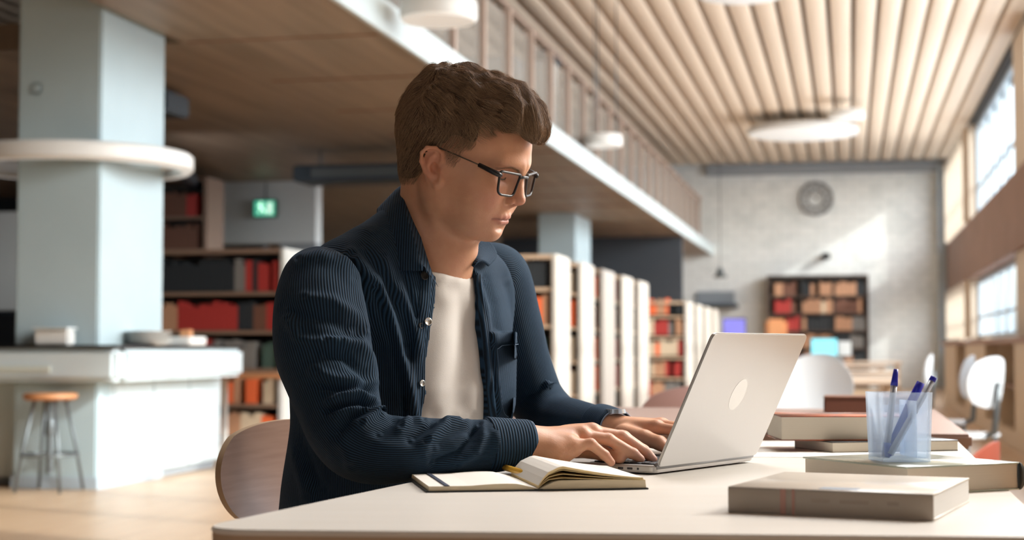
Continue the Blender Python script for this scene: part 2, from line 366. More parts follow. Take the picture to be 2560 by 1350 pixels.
# ------------------------------------------------------------ bookcases and books
BOOKC = dict(red=(.40, .035, .03), orange=(.85, .16, .05), black=(.02, .025, .03), green=(.06, .11, .09), cream=(.62, .50, .36), tan=(.50, .27, .16), teal=(.12, .22, .20), brown=(.16, .07, .045), grey=(.20, .19, .18))
BOOKM = {k: mat('book_cloth_' + k, v, .6) for k, v in BOOKC.items()}
MPAGE = mat('book_pages', (.72, .64, .50), .8)
def book_mesh(c):      # unit book: x thickness, y depth, z height; spine faces -Y; pages recessed between the boards
    V = []; F = []; fm = []
    def bx(x0, x1, y0, y1, z0, z1, m):
        b = len(V)
        V.extend([(x0, y0, z0), (x1, y0, z0), (x1, y1, z0), (x0, y1, z0), (x0, y0, z1), (x1, y0, z1), (x1, y1, z1), (x0, y1, z1)])
        for q in ((0, 3, 2, 1), (4, 5, 6, 7), (0, 1, 5, 4), (1, 2, 6, 5), (2, 3, 7, 6), (3, 0, 4, 7)): F.append(tuple(b + i for i in q)); fm.append(m)
    bx(-.5, -.42, -.5, .5, 0, 1, 0); bx(.42, .5, -.5, .5, 0, 1, 0); bx(-.42, .42, -.5, -.46, 0, 1, 0); bx(-.42, .42, -.46, .46, .02, .975, 1)
    return mesh('book', V, F, [BOOKM[c], MPAGE], fm=fm)
BOOKMESH = {c: book_mesh(c) for c in BOOKC}
ORD = ['', 'first', 'second', 'third', 'fourth', 'fifth', 'sixth', 'seventh', 'eighth', 'ninth', 'tenth', 'eleventh', 'twelfth', 'thirteenth', 'fourteenth', 'fifteenth', 'sixteenth', 'seventeenth', 'eighteenth', 'nineteenth', 'twentieth']
ORD += ['twenty-' + o for o in ORD[1:10]] + ['thirtieth'] + ['thirty-' + o for o in ORD[1:10]]
CNT = {}
MASS = {}
def fill_shelf(x0, x1, y, z, hmax, shelf, case, palette, dens=1.0, wmin=.022, wmax=.05, depth=.17, stuff=False):
    x = x0
    while x < x1 - wmax:
        c = random.choice(palette); run = random.randint(1, 5)
        for _ in range(run):
            w = random.uniform(wmin, wmax)
            if x + w > x1: break
            if random.random() < dens:
                h = hmax * random.uniform(.72, .93)
                if stuff: MASS.setdefault(case, []).append((x + w / 2, y, z, w * .94, depth, h, c))
                else:
                    n = CNT[(shelf, case)] = CNT.get((shelf, case), 0) + 1
                    link('book', BOOKMESH[c], None, (x + w / 2, y, z + .001), (0, 0, 0), (w * .94, depth, h),
                         label='%s book, %s from the left on the %s shelf of the %s' % (c, ORD[n], shelf, case), cat='book', group='books in the ' + case)
            x += w
def mass_books(case, parent):
    V, F, fm, ms = [], [], [], []
    for (x, y, z, w, d, h, c) in MASS.get(case, []):
        b = len(V); px_, py_ = parent.location.x, parent.location.y
        if BOOKM[c] not in ms: ms.append(BOOKM[c])
        for dz in (0, h):
            for (a, e) in ((-.5, -.5), (.5, -.5), (.5, .5), (-.5, .5)): V.append((x + a * w - px_, y + e * d - py_, z + dz))
        for q in ((0, 3, 2, 1), (4, 5, 6, 7), (0, 1, 5, 4), (1, 2, 6, 5), (2, 3, 7, 6), (3, 0, 4, 7)): F.append(tuple(b + i for i in q)); fm.append(ms.index(BOOKM[c]))
    return link('books', mesh('books', V, F, ms, fm=fm), parent, kind='stuff')
def bookcase(x0, x1, y0, y1, h, shelves, label, wood=MWOOD, end=None, back=True, name='bookcase', first=.08):
    t = empty(name, ((x0 + x1) / 2, (y0 + y1) / 2, 0), label=label, cat='bookcase')
    W, D = x1 - x0, y1 - y0; e = end or wood
    link('end_panel', boxm(.05, D, h, e, .012, base=True), t, (W / 2 - .025, 0, 0)); link('end_panel', boxm(.05, D, h, e, .012, base=True), t, (-W / 2 + .025, 0, 0))
    link('top_panel', boxm(W - .1, D, .04, wood, base=True), t, (0, 0, h - .045)); link('plinth', boxm(W - .1, D - .04, first, wood, base=True), t)
    if back: link('back_panel', boxm(W - .1, .02, h - .1, MDARKGAP if wood is not MWOOD else wood, base=True), t, (0, 0 if back == 'mid' else D / 2 - .02, .05))
    for z in shelves: link('shelf', boxm(W - .1, D - .03, .03, wood), t, (0, 0, z))
    return t
MENDW = mat('pale_end_panel', (.52, .48, .425), .5)
MLWD = mat('pale_shelf_wood', (.58, .42, .29), .5)
zsh = [.10 + .345 * i for i in range(5)]
palR = ['orange', 'orange', 'red', 'cream', 'tan', 'black', 'tan', 'teal', 'cream', 'orange']
SH = ['bottom', 'second', 'middle', 'fourth', 'top']
for i, (yy, dd, ord_) in enumerate(((14.6, .74, 'nearest'), (16.05, .82, 'second'), (17.5, .90, 'third'), (19.1, .90, 'fourth'), (20.6, .95, 'fifth'))):
    bookcase(-4.9 if i == 0 else -4.2, -2.66, yy, yy + dd, 1.79, [z + .345 - .02 for z in zsh[:4]], '%s pale-ended bookcase from the man in the sunlit row behind his arm' % ord_, wood=MLWD, end=MENDW, back='mid')
    x_lo = -3.12 if i == 0 else -2.93
    for r_, z in enumerate(zsh):
        if i > 2 and r_ == 0: continue
        pal = palR if r_ not in (3,) else ['orange', 'orange', 'orange', 'red', 'tan']
        fill_shelf(x_lo, -2.73, yy + .13, z, .30, SH[r_], '%s sunlit bookcase' % ord_, pal, 1.0, depth=.2, wmin=.03, wmax=.06)
for i, (yy, ord_) in enumerate(((26.8, 'nearest'), (28.6, 'second'), (30.4, 'third'), (32.2, 'fourth'))):
    bookcase(-4.2, -2.66, yy, yy + 1.1, 1.70, [z + .32 - .02 for z in zsh[:4]], '%s case of the far bookcase row left of the laptop screen' % ord_, wood=MLWD, end=MENDW, back='mid')
    if i == 0:
        for r_, z in enumerate(zsh): fill_shelf(-3.70, -2.73, yy + .13, z, .29, SH[r_], 'far bookcase row', ['red', 'cream', 'tan', 'black', 'cream', 'tan', 'orange', 'red', 'grey'], .95, wmin=.05, wmax=.08, depth=.2)
# left bookcase behind the man's back
MDW = mat('shelf_brown_wood', (.26, .17, .12), .6)
bookcase(-7.6, -5.10, 14.0, 14.55, 1.84, [.38, .71, 1.06, 1.42], 'wide brown bookcase with grey-white end panel between the column and the man', wood=MDW, end=mat('greywhite_end', (.60, .60, .56), .5), first=.06)
for r_, (z, hm) in enumerate(((.10, .24), (.40, .27), (.73, .29), (1.08, .30), (1.44, .33))):
    fill_shelf(-5.75 if r_ < 2 else -6.42, -5.17, 14.13, z, hm, SH[r_], 'brown bookcase', ['black', 'black', 'green', 'red', 'red', 'black', 'tan', 'grey', 'brown'] if r_ > 1 else ['tan', 'orange', 'black', 'cream'], .96, wmin=.04, wmax=.075, depth=.2)
# taller case further back left
tc_ = bookcase(-9.73, -7.63, 18.2, 18.75, 3.0, [.4 * i + .1 for i in range(1, 7)], 'tall dark bookcase reaching the soffit behind the brown bookcase', wood=MDW)
for r_ in range(3, 7):
    fill_shelf(-9.4, -7.7, 18.33, .4 * r_ + .12, .34, '', 'tall dark bookcase', ['brown', 'tan', 'black', 'red', 'grey', 'brown', 'brown'], .95, wmin=.04, wmax=.08, depth=.2, stuff=True)
mass_books('tall dark bookcase', tc_)
# big bookcase against the end wall
ew = bookcase(-1.87, .43, 37.5, 37.95, 2.60, [.4 * i + .1 for i in range(1, 6)], 'wide dark bookcase full of books against the white end wall under the clock', wood=mat('dark_case_wood', (.10, .065, .05), .6))
for xx in (-1.095, -.35): link('divider', boxm(.03, .4, 2.5, MDARKGAP, base=True), ew, (xx + .72, 0, .05))
for r_ in range(1, 6):
    for (a, b, pal) in ((-1.8, -1.12, ['brown', 'black', 'black', 'red', 'tan']), (-1.07, -.37, ['tan', 'tan', 'cream', 'black', 'black', 'tan']), (-.33, .38, ['tan', 'brown', 'brown', 'black', 'tan', 'grey'])):
        fill_shelf(a, b, 37.62, .4 * r_ + .12, .36, ['', 'lowest', 'second', 'third', 'fourth', 'top'][r_], 'end-wall bookcase', pal, .93, wmin=.07, wmax=.12, depth=.2)
# low bookcases along the windows at the right
low = empty('low_bookcase', (1.45, 18.5, 0), label='long low pale-wood bookcase with brown top along the right-hand windows', cat='bookcase')
MLOW = mat('sunny_birch', (.64, .50, .35), .5); MLOWT = mat('brown_case_top', (.33, .19, .13), .5)
link('top_panel', boxm(.46, 16.0, .06, MLOWT, .008), low, (.21, 0, .985)); link('plinth', boxm(.42, 16.0, .15, MLOW), low, (.21, 0, .075)); link('back_panel', boxm(.02, 16, .82, MDARKGAP), low, (.42, 0, .55))
for (ya, yb) in ((13.0, 15.1), (18.3, 21.4), (23.2, 26.0)):
    link('front_panel', boxm(.42, yb - ya, .81, MLOW, .006), low, (.21, (ya + yb) / 2 - 18.5, .555))
for y_ in (10.9, 12.2, 16.7): link('divider', boxm(.40, .04, .80, MLOW), low, (.22, y_ - 18.5, .555))
link('shelf', boxm(.38, 16, .025, MBROWN), low, (.22, 0, .55))

# ------------------------------------------------------------ clock, camera and dark marks on the end wall
ck = empty('wall_clock', (-.74, 37.97, 4.40), label='round grey skeleton clock high on the white end wall', cat='clock')
aa = np.linspace(0, 2 * pi, 49)[:-1]
MCK = mat('clock_grey', (.24, .24, .24), .5)
for nm, R_, r_ in (('outer_ring', .37, .035), ('inner_ring', .20, .022)):
    tube(nm, np.stack([R_ * np.cos(aa), np.full(48, -.03), R_ * np.sin(aa)], 1), r_, MCK, ck, 8, closed=True)
for k in range(12):
    a = k * pi / 6; link('hour_mark', boxm(.035, .02, .13, MCK), ck, (.285 * sin(a), -.03, .285 * cos(a)), (0, a, 0))
link('hour_hand', boxm(.03, .015, .17, MCK), ck, (.05, -.045, .06), (0, .7, 0)); link('minute_hand', boxm(.022, .015, .27, MCK), ck, (-.09, -.045, .08), (0, -.85, 0))
sp_ = empty('wall_speaker', (-.53, 37.9, 3.05), label='small black speaker on the end wall below the clock', cat='speaker')
link('body', boxm(.2, .16, .14, MBLACK, .02), sp_); link('bracket', boxm(.05, .1, .05, MSTEEL), sp_, (0, .08, 0))
pl_ = empty('pendant_lamp', (-2.75, 35.0, 2.45), label='dark bell pendant lamp at the corner under the mezzanine end', cat='lamp')
lathe('shade', [(.02, .22), (.06, .2), (.09, .08), (.17, 0)], MSTEEL, pl_, 20); tube('cord', [(0, 0, .2), (0, 0, ZC - 2.45)], .008, MBLACK, pl_, 6)
hh = empty('service_hatch', (-3.1, 37.95, 1.9), label='dark hood on the end wall behind the far bookcases', cat='hood')
link('hood', boxm(1.1, .5, .10, MDGREY, .02), hh, (0, -.2, .0)); link('wall_plate', boxm(.9, .04, .30, MGREYW, .01), hh, (0, .02, .2))

# ------------------------------------------------------------ under the mezzanine, left: lintel wall, exit sign, ducts
lw = box('wall_inner', -8.15, -6.86, 20.0, 20.25, 2.30, ZS0, MWHITE, **S)
box('wall_inner_side', -7.35, -6.86, 20.0, 20.25, 0, 2.30, MGREYW, **S)
box('wall_dark', XL, -8.15, 21.5, 21.7, 0, ZS0, MDGREY, **S)
box('wall_dark_back', -6.86, XF - .05, 31.5, 31.7, 0, ZS0, MDGREY, **S)
dk = empty('ceiling_duct', (-7.2, 16.0, 2.95), .0, label='dark duct running under the soffit above the exit sign', cat='duct')
link('duct_body', boxm(.16, 9.0, .12, MDGREY, .02), dk, (0, 0, 0), (0, 0, .28)); link('duct_flange', boxm(.22, .06, .18, MDGREY, .01), dk, (.9, -3.2, 0), (0, 0, .28))
for i, (x, y, sx, sy, lab) in enumerate(((-6.2, 12.6, 1.3, .5, 'blue-black ventilation box under the soffit just right of the column'), (-4.9, 17.0, 2.2, .6, 'dark ventilation box under the soffit behind the man\'s neck'))):
    v = empty('ventilation_box', (x, y, 2.98 if i == 0 else 2.84), label=lab, cat='vent box')
    link('box_body', boxm(sx, sy, .18, mat('blueblack_metal_%d' % i, (.03, .045, .06), .5), .02), v)
    for q_ in (-.4, .4): tube('hanger', [(q_ * sx, 0, .08), (q_ * sx, 0, ZS0 - v.location.z)], .012, MSTEEL, v, 6)
    link('grille', boxm(sx * .8, .02, .10, MSTEEL, .004), v, (0, -sy / 2 - .008, 0))
ex = empty('exit_sign', (-7.52, 19.9, 2.75), label='green glowing exit sign hanging in front of the white lintel', cat='sign')
link('case', boxm(.32, .07, .24, mat('sign_case', (.02, .10, .08), .5), .012), ex)
MEX = mat('exit_green', (.05, .45, .25), .4, emit=((.10, .70, .45), .45)); MEXW = mat('exit_pictogram_white', (.8, .9, .85), .4, emit=((.65, 1, .8), .7))
link('lit_face', boxm(.28, .01, .20, MEX), ex, (0, -.038, 0))
def fig(pts, w): # running figure pictogram from bars
    for (x0, z0, x1, z1) in pts:
        L_ = sqrt((x1 - x0) ** 2 + (z1 - z0) ** 2); link('pictogram_stroke', boxm(L_ + w, .006, w, MEXW), ex, ((x0 + x1) / 2, -.045, (z0 + z1) / 2), (0, -math.atan2(z1 - z0, x1 - x0), 0))
fig([(-.06, .045, -.04, .0), (-.04, .0, -.075, -.055), (-.04, .0, 0, -.03), (0, -.03, .0, -.07), (-.085, .035, -.03, .03)], .02)
link('pictogram_head', boxm(.03, .006, .03, MEXW, .008), ex, (-.045, -.045, .072)); link('pictogram_door', boxm(.075, .006, .15, MEXW), ex, (.075, -.045, 0))
bk = empty('hanging_bracket', (-7.52, 19.9, 2.87), label='thin rod the exit sign hangs from', cat='bracket'); tube('rod', [(0, 0, 0), (0, 0, .22)], .01, MSTEEL, bk, 6)
# things at the extreme left behind the column
lp = empty('back_bar_panel', (-9.6, 17.0, 0), label='tall pale panel at the left edge behind the bar', cat='panel')
link('upper_panel', boxm(3.0, .1, 1.15, MWHITE, .01, base=True), lp, (-.6, 0, 1.35)); link('lower_panel', boxm(3.0, .1, 1.3, MBLACK, .01, base=True), lp, (-.6, 0, 0))
dsp = empty('side_spotlight', (-7.2, 12.4, 1.95), label='small round wall spotlight at the left edge beside the column', cat='lamp')
lathe('spot_head', [(0, .05), (.045, .05), (.05, 0), (.045, -.04), (0, -.045)], MLAMPB, dsp, 20); tube('stem', [(0, 0, .05), (0, 0, 1.13)], .008, MSTEEL, dsp, 6)
# ------------------------------------------------------------ the work table (frame of the camera's heading, turned into the world by root objects)
ZT = 0.74
def cempty(name, p, rz=0.0, **k): return empty(name, c2w(p), PSI + rz, **k)
def isect(a, b, c, d):
    a, b, c, d = (np.array(q[:2]) for q in (a, b, c, d)); r = b - a; s = d - c
    t = ((c - a)[0] * s[1] - (c - a)[1] * s[0]) / (r[0] * s[1] - r[1] * s[0]); return a + t * r
def rounded(poly, r, n=6):
    out = []; m = len(poly)
    for i in range(m):
        p = np.array(poly[i]); a = np.array(poly[i - 1]) - p; b = np.array(poly[(i + 1) % m]) - p
        ua, ub = a / np.linalg.norm(a), b / np.linalg.norm(b); rr = r[i] if isinstance(r, (list, tuple)) else r
        p0, p1 = p + ua * rr, p + ub * rr
        for k in range(n + 1):
            t = k / n; out.append((1 - t) ** 2 * p0 + 2 * t * (1 - t) * p + t * t * p1)
    return out
MTOP = mat('white_birch_top', (.70, .67, .62), .38, noise=dict(scale=5, c2=(.68, .645, .59), stretch=(1, 6, 1)), bump=dict(scale=200, str=.03))
MEDGE = mat('birch_edge', (.46, .33, .22), .55)
Lf = (onz(640, 1287, ZT), onz(1000, 1211, ZT)); Nr = (onz(760, 1326, ZT), onz(2560, 1343, ZT))
Fr = (onz(1890, 1102, ZT), onz(2390, 1102, ZT)); Rt = (onz(2396, 1103, ZT), onz(2550, 1249, ZT))
TP = [isect(*Lf, *Nr), isect(*Nr, *Rt), isect(*Rt, *Fr), isect(*Fr, *Lf)]
TC = sum(TP) / 4
tb = cempty('work_table', (TC[0], TC[1], 0), label='long pale birch table in front of the man with laptop, notebook and books on it', cat='table')
loc_ = [tuple(q - TC) for q in TP]
prism('table_top', rounded(loc_, [.07, .03, .03, .03]), ZT - .006, ZT, MTOP, tb, bev=.0015)
prism('table_edge', rounded([tuple(np.array(q) * .9985) for q in loc_], [.07, .03, .03, .03]), ZT - .032, ZT - .006, MEDGE, tb)
for q in loc_:
    link('leg', boxm(.05, .05, ZT - .032, MEDGE, .006, base=True), tb, (q[0] * .86, q[1] * .9, 0))
for a, b in ((0, 1), (1, 2), (2, 3), (3, 0)):
    pa, pb = np.array(loc_[a]) * .86, np.array(loc_[b]) * .86; dd = pb - pa
    link('apron', boxm(np.linalg.norm(dd) - .05, .02, .06, MEDGE, .003), tb, (*(pa + pb) / 2, ZT - .064), (0, 0, math.atan2(dd[1], dd[0])))

# ------------------------------------------------------------ laptop
MALU = mat('laptop_aluminium', (.50, .485, .47), .36, metal=.6, bump=dict(scale=900, str=.02))
MALUD = mat('laptop_deck_grey', (.30, .30, .31), .35, metal=.7)
MKEY = mat('laptop_key_black', (.015, .015, .018), .45); MKWELL = mat('keyboard_well', (.03, .03, .035), .5)
H0 = onz(1637, 1188, ZT); H1 = onz(1884, 1156, ZT)
e1 = (H1 - H0)[:2]; LW = float(np.linalg.norm(e1)); e1 /= LW; ang1 = math.atan2(e1[1], e1[0])
LD, LL = .212, .204
lt = cempty('laptop', H0, ang1, label='open silver laptop seen from behind its lid with a pale oval emblem', cat='laptop')
# local: x along the hinge (near -> far), +y towards the typist
def rrect(x0, x1, y0, y1, r): return rounded([(x0, y0), (x1, y0), (x1, y1), (x0, y1)], r)
prism('base', rrect(0, LW, 0, LD, .010), .0025, .0125, MALU, lt, bev=.0018)
for x_ in (.02, LW - .02):
    for y_ in (.02, LD - .02): lathe('foot', [(0, 0), (.006, 0), (.006, .003)], MKEY, lt, 12, loc=(x_, y_, 0))
prism('keyboard_well', rrect(.018, LW - .018, .014, .118, .003), .0125, .0128, MKWELL, lt)
prism('trackpad', rrect(LW / 2 - .055, LW / 2 + .055, .128, .203, .004), .0125, .0129, MALUD, lt)
km = boxm(.0162, .0158, .0016, MKEY, .0006, 1); ks = .0188; n = int((LW - .038) / ks)
for r_ in range(5):
    for c_ in range(n):
        if r_ == 4 and 3 <= c_ <= 7: continue
        link('key', km, lt, (.019 + ks * .5 + c_ * (LW - .038) / n, .024 + r_ * .0193 + .002, .0137))
link('space_bar', boxm(.088, .0158, .0016, MKEY, .0006, 1), lt, (.019 + 5.5 * (LW - .038) / n, .024 + 4 * .0193 + .002, .0137))
link('function_key_row', boxm(LW - .04, .008, .0012, MKEY, .0004, 1), lt, (LW / 2, .0168, .0135), kind='stuff')
for y_, w_ in ((.055, .009), (.040, .009), (.027, .0035)):
    link('port', boxm(.0016, w_, .0032, MKWELL, .0007, 1), lt, (.0002, y_, .0075))
tube('hinge', [(.006, .001, .0115), (LW - .006, .001, .0115)], .0045, MALUD, lt, 12)
dl = radians(25.5)
ld = link('lid', None, lt) if False else None
bm = bmesh.new(); vs = [bm.verts.new((p[0], p[1], 0)) for p in rrect(0, LW, 0, LL, .011)]; f = bm.faces.new(vs)
r = bmesh.ops.extrude_face_region(bm, geom=[f])
for e in r['geom']:
    if isinstance(e, bmesh.types.BMVert): e.co.z = .0042
bmesh.ops.recalc_face_normals(bm, faces=bm.faces)
bmesh.ops.bevel(bm, geom=[e for e in bm.edges if abs(e.verts[0].co.z - e.verts[1].co.z) < 1e-6], offset=.0012, segments=2, affect='EDGES')
me = bm_mesh('lid', bm, MALU, True); me.set_sharp_from_angle(angle=radians(35))
# lid local: x hinge, y up the lid, z towards the outside (away from the typist)
ld = link('lid', me, lt, (0, 0, .012), (pi / 2 + dl, 0, 0))
ld.location = (0, -.0012, .0125)
MLOGO = mat('emblem_polished', (.74, .73, .71), .25, metal=.2)
def plate(name, poly, z0, z1, m, parent):
    return prism(name, poly, z0, z1, m, parent)
# the lid's outer face: after rotation by 90+dl about x, local +z points to -y (away from the typist) and down
aa = np.linspace(0, 2 * pi, 41)[:-1]
plate('emblem', [(LW / 2 + .0215 * cos(a), LL * .53 + .0245 * sin(a)) for a in aa], .0040, .0044, MLOGO, ld)
plate('screen', rrect(.006, LW - .006, .012, LL - .006, .004), -.0006, 0, mat('screen_glass', (.02, .02, .025), .08, emit=((.75, .85, 1), .6)), ld)

# ------------------------------------------------------------ open notebook
MPAPER = mat('notebook_paper', (.80, .77, .71), .75); MPAGEY = mat('yellow_page_edge', (.78, .55, .22), .7, noise=dict(scale=40, c2=(.74, .62, .38), stretch=(1, 1, 40)))
MCOVER = mat('notebook_black_cover', (.018, .024, .026), .5)
s0 = onz(1347, 1228, ZT); s1 = onz(1255, 1184, ZT); SY = s1 - s0; NL = .205; angn = math.atan2(SY[1], SY[0]) - pi / 2
nb = cempty('notebook', s0, angn, label='open notebook with black cover, yellow-edged curling pages and elastic strap', cat='notebook')
def strip_solid(name, top, bot, y0, y1, m, parent, fm_side=None, ny=2):  # extrudes an x-z profile (top and bottom polylines of equal length) along y
    k = len(top); V = []; F = []; fm = []
    for y in np.linspace(y0, y1, ny):
        V += [(p[0], y, p[1]) for p in top] + [(p[0], y, p[1]) for p in bot]
    K = 2 * k
    for j in range(ny - 1):
        a, b = j * K, (j + 1) * K
        for i in range(k - 1):
            F.append((a + i, a + i + 1, b + i + 1, b + i)); fm.append(0)
            F.append((a + k + i + 1, a + k + i, b + k + i, b + k + i + 1)); fm.append(1)
        F.append((a + k, a, b, b + k)); fm.append(1); F.append((a + k - 1, a + K - 1, b + K - 1, b + k - 1)); fm.append(1)
    for i in range(k - 1):
        F.append((i, k + i, k + i + 1, i + 1)); fm.append(1)
        a = (ny - 1) * K; F.append((a + i + 1, a + k + i + 1, a + k + i, a + i)); fm.append(1)
    me = mesh(name, V, F, [m, fm_side or m], smooth=False, fm=fm); return link(name, me, parent)
PWN = .135
xs = np.linspace(0, 1, 22)
link('cover_right', boxm(PWN + .004, NL, .002, MCOVER, .0008), nb, (PWN / 2 + .002, NL / 2, .001))
link('cover_left', boxm(PWN + .004, NL, .002, MCOVER, .0008), nb, (-PWN / 2 - .002, NL / 2, .001))
link('spine', boxm(.012, NL, .0024, MCOVER, .0008), nb, (0, NL / 2, .0013))
MBLOCK = mat('cream_page_block', (.70, .60, .42), .8, noise=dict(scale=30, c2=(.60, .50, .34), stretch=(1, 1, 60)))
strip_solid('right_pages', [(x * PWN, .002 + .0095 * min(1, x * 6) + .001 * sin(pi * x)) for x in xs], [(x * PWN + .001, .002) for x in xs], .003, NL - .003, MPAPER, nb, MBLOCK)
def arch(t, h, x): return .0115 + t + h * (np.clip(x / .22, 0, 1) ** .8 * np.clip((1 - x) / .78, 0, 1) ** 1.35 * 1.15) - .008 * max(0, 1 - x * 12)
for k_, (t_, h_, m_) in enumerate(((.0003, .0035, MPAGEY), (.0012, .0070, MPAGEY), (.0022, .0105, MPAGEY))):
    strip_solid('lifted_page', [(x * (PWN - .002 * k_), arch(t_, h_, x)) for x in xs], [(x * (PWN - .002 * k_), arch(t_, h_, x) - .0006) for x in xs], .003, NL - .003, m_, nb)
strip_solid('lifted_page', [(x * (PWN - .003), arch(.0033, .0135, x)) for x in xs], [(x * (PWN - .003), arch(.0012, .0125, x)) for x in xs], .003, NL - .003, MPAPER, nb, MPAGEY)
strip_solid('left_pages', [(-x * PWN, .003 + .0045 * min(1, x * 5) + .002 * sin(pi * min(1, x * 1.6))) for x in xs][::-1], [(-x * PWN, .002) for x in xs][::-1], .003, NL - .003, MPAPER, nb, MBLOCK)
MSTRAP = mat('navy_elastic', (.02, .03, .06), .8)
link('elastic_strap', boxm(.006, NL + .004, .001, MSTRAP, .0003), nb, (-PWN + .022, NL / 2, .0082), (0, 0, 0))
MYPEN = mat('yellow_pen_plastic', (.75, .42, .05), .35); MPURP = mat('violet_cap', (.08, .03, .35), .35)
pA, pB = at(1326, 1187, 2.085), at(1256, 1167, 2.21)
def pen(name, a, b, parts, **k):    # parts: (name, t0, t1, r0, r1, material) along the axis a -> b
    a, b = np.array(a), np.array(b); t = cempty(name, a, **k)
    d = (b - a)
    for (nm, t0, t1, r0, r1, m) in parts:
        ts = np.linspace(t0, t1, 4); tube(nm, [d * q for q in ts], np.linspace(r0, r1, 4), m, t, 14)
    return t
pen('pen', pA, pB, [('barrel', .04, .97, .0042, .0042, MYPEN), ('cap_end', 0, .10, .0048, .0050, MPURP), ('tip', .97, 1.0, .004, .001, MPURP)], label='yellow ballpoint pen with violet end lying in the notebook fold', cat='pen')

# ------------------------------------------------------------ books lying on the table
def lying_book(label, corner, dirx, lx, ly, h, mcover, mspine, mpage, spine='front', ct=.0022, z=ZT, hard=.0, group=None):
    # corner: nearest corner on the ground (x, y); dirx: angle of the front edge; the book extends +x along it and +y away
    t = cempty('book', (corner[0], corner[1], z), dirx, label=label, cat='book', group=group)
    o = hard
    link('cover', boxm(lx + 2 * o, ly + 2 * o, ct, mcover, .0006, 1), t, (lx / 2, ly / 2, h - ct / 2))
    link('cover', boxm(lx + 2 * o, ly + 2 * o, ct, mcover, .0006, 1), t, (lx / 2, ly / 2, ct / 2))
    if spine == 'front': link('spine', boxm(lx + 2 * o, ct, h, mspine, .0006, 1), t, (lx / 2, -o + ct / 2, h / 2))
    if spine == 'right':
        V, F = tube_arrays([(lx + .0, -o, h / 2), (lx + .0, ly + o, h / 2)], h / 2, 24)
        V = np.array(V); V[:, 0] = np.where(V[:, 0] > lx, lx + (V[:, 0] - lx) * .6, lx + (V[:, 0] - lx) * .1)
        link('spine', mesh('spine', V, F, mspine, smooth=True), t)
    if spine == 'back': link('spine', boxm(lx + 2 * o, ct, h, mspine, .0006, 1), t, (lx / 2, ly + o - ct / 2, h / 2))
    y0 = ct if spine == 'front' else .0; y1 = ly - ct if spine == 'back' else ly
    link('page_block', boxm(lx - .002, y1 - y0, h - 2 * ct, mpage), t, (lx / 2, (y0 + y1) / 2, h / 2))
    return t
def pagem(name, c, c2): return mat(name, c, .8, noise=dict(scale=25, c2=c2, stretch=(.02, .02, 60)))
MPG1 = pagem('cool_white_pages', (.70, .69, .67), (.62, .61, .59)); MPG2 = pagem('cream_pages', (.66, .58, .47), (.60, .52, .42)); MPG3 = pagem('grey_cream_pages', (.62, .57, .48), (.54, .50, .42))
MCREAM = mat('cream_cover', (.66, .60, .52), .35, coat=.3, noise=dict(scale=14, c2=(.62, .56, .48))); MTAUPE = mat('taupe_spine', (.40, .33, .26), .55, noise=dict(scale=9, c2=(.36, .295, .235)))
MRUST = mat('faded_red_print', (.42, .22, .17), .6)
q0, q1 = onz(1820, 1281, ZT), onz(2334, 1304, ZT); a1 = math.atan2(*(q1 - q0)[1::-1]); l1 = float(np.linalg.norm((q1 - q0)[:2]))
b1 = lying_book('thick cream paperback nearest the camera, spine towards it', q0, a1, l1, .226, .0275, MCREAM, MTAUPE, MPG1)
for x_, w_ in ((.060, .006), (.071, .003)): link('printed_band', boxm(w_, .0006, .0265, MRUST), b1, (x_, -.0002, .0137))
for x_, w_ in ((.10, .02), (.135, .03), (.175, .012)): link('title_line', boxm(w_, .0006, .004, mat('faded_title', (.34, .27, .21), .6)), b1, (x_, -.0002, .016))
link('cover_mark', boxm(.04, .02, .0004, mat('blue_cover_print', (.28, .34, .42), .5)), b1, (.115, .022, .0277))
cc = onz(2267, 1167, ZT + .034)[:2]; rr_ = onz(2525, 1156, ZT + .034)[:2]; ll_ = onz(1978, 1146, ZT + .034)[:2]
a2 = math.atan2(*(rr_ - cc)[::-1]); MGRN = mat('green_glossy_cover', (.30, .34, .28), .22, coat=.5, noise=dict(scale=9, c2=(.42, .45, .36)))
lying_book('hardback with glossy green cover and black rounded spine, under the pen cup', cc, a2, .176, .198, .034, MGRN, mat('black_spine', (.015, .02, .02), .35), MPG2, spine='right', hard=.002)
r0, r1 = onz(2081, 1133, ZT), onz(2396, 1127, ZT); a3 = math.atan2(*(r1 - r0)[1::-1]); MBLK = mat('black_book_cover', (.02, .022, .022), .4, coat=.3)
lying_book('thin book with black covers, lowest of the pair at the far end of the table', r0, a3, float(np.linalg.norm((r1 - r0)[:2])), .145, .0185, MBLK, MBLK, MPG3, spine='back', ct=.0016)
z3 = ZT + .0186; u0, u1 = onz(1953, 1102, z3), onz(2296, 1102, z3); a4 = math.atan2(*(u1 - u0)[1::-1]); MORC = mat('black_orange_cover', (.03, .03, .03), .4, coat=.3, noise=dict(scale=7, c2=(.62, .14, .05)))
lying_book('thick book with orange and black cover lying on the thin black one', u0, a4, float(np.linalg.norm((u1 - u0)[:2])), .15, .042, MORC, MBLK, MPG3, spine='back', ct=.0022, z=z3)
pp = onz(1880, 1140, ZT); ps = cempty('paper_sheet', (pp[0] - .02, pp[1], ZT), -.12, label='white sheet of paper between the laptop and the far books', cat='paper')
link('sheet', boxm(.297, .21, .0006, MPAPER), ps, (.15, .08, .0004))
link('sheet_lower', boxm(.297, .21, .0005, MPAPER), ps, (.16, .085, .0001), (0, 0, .06))

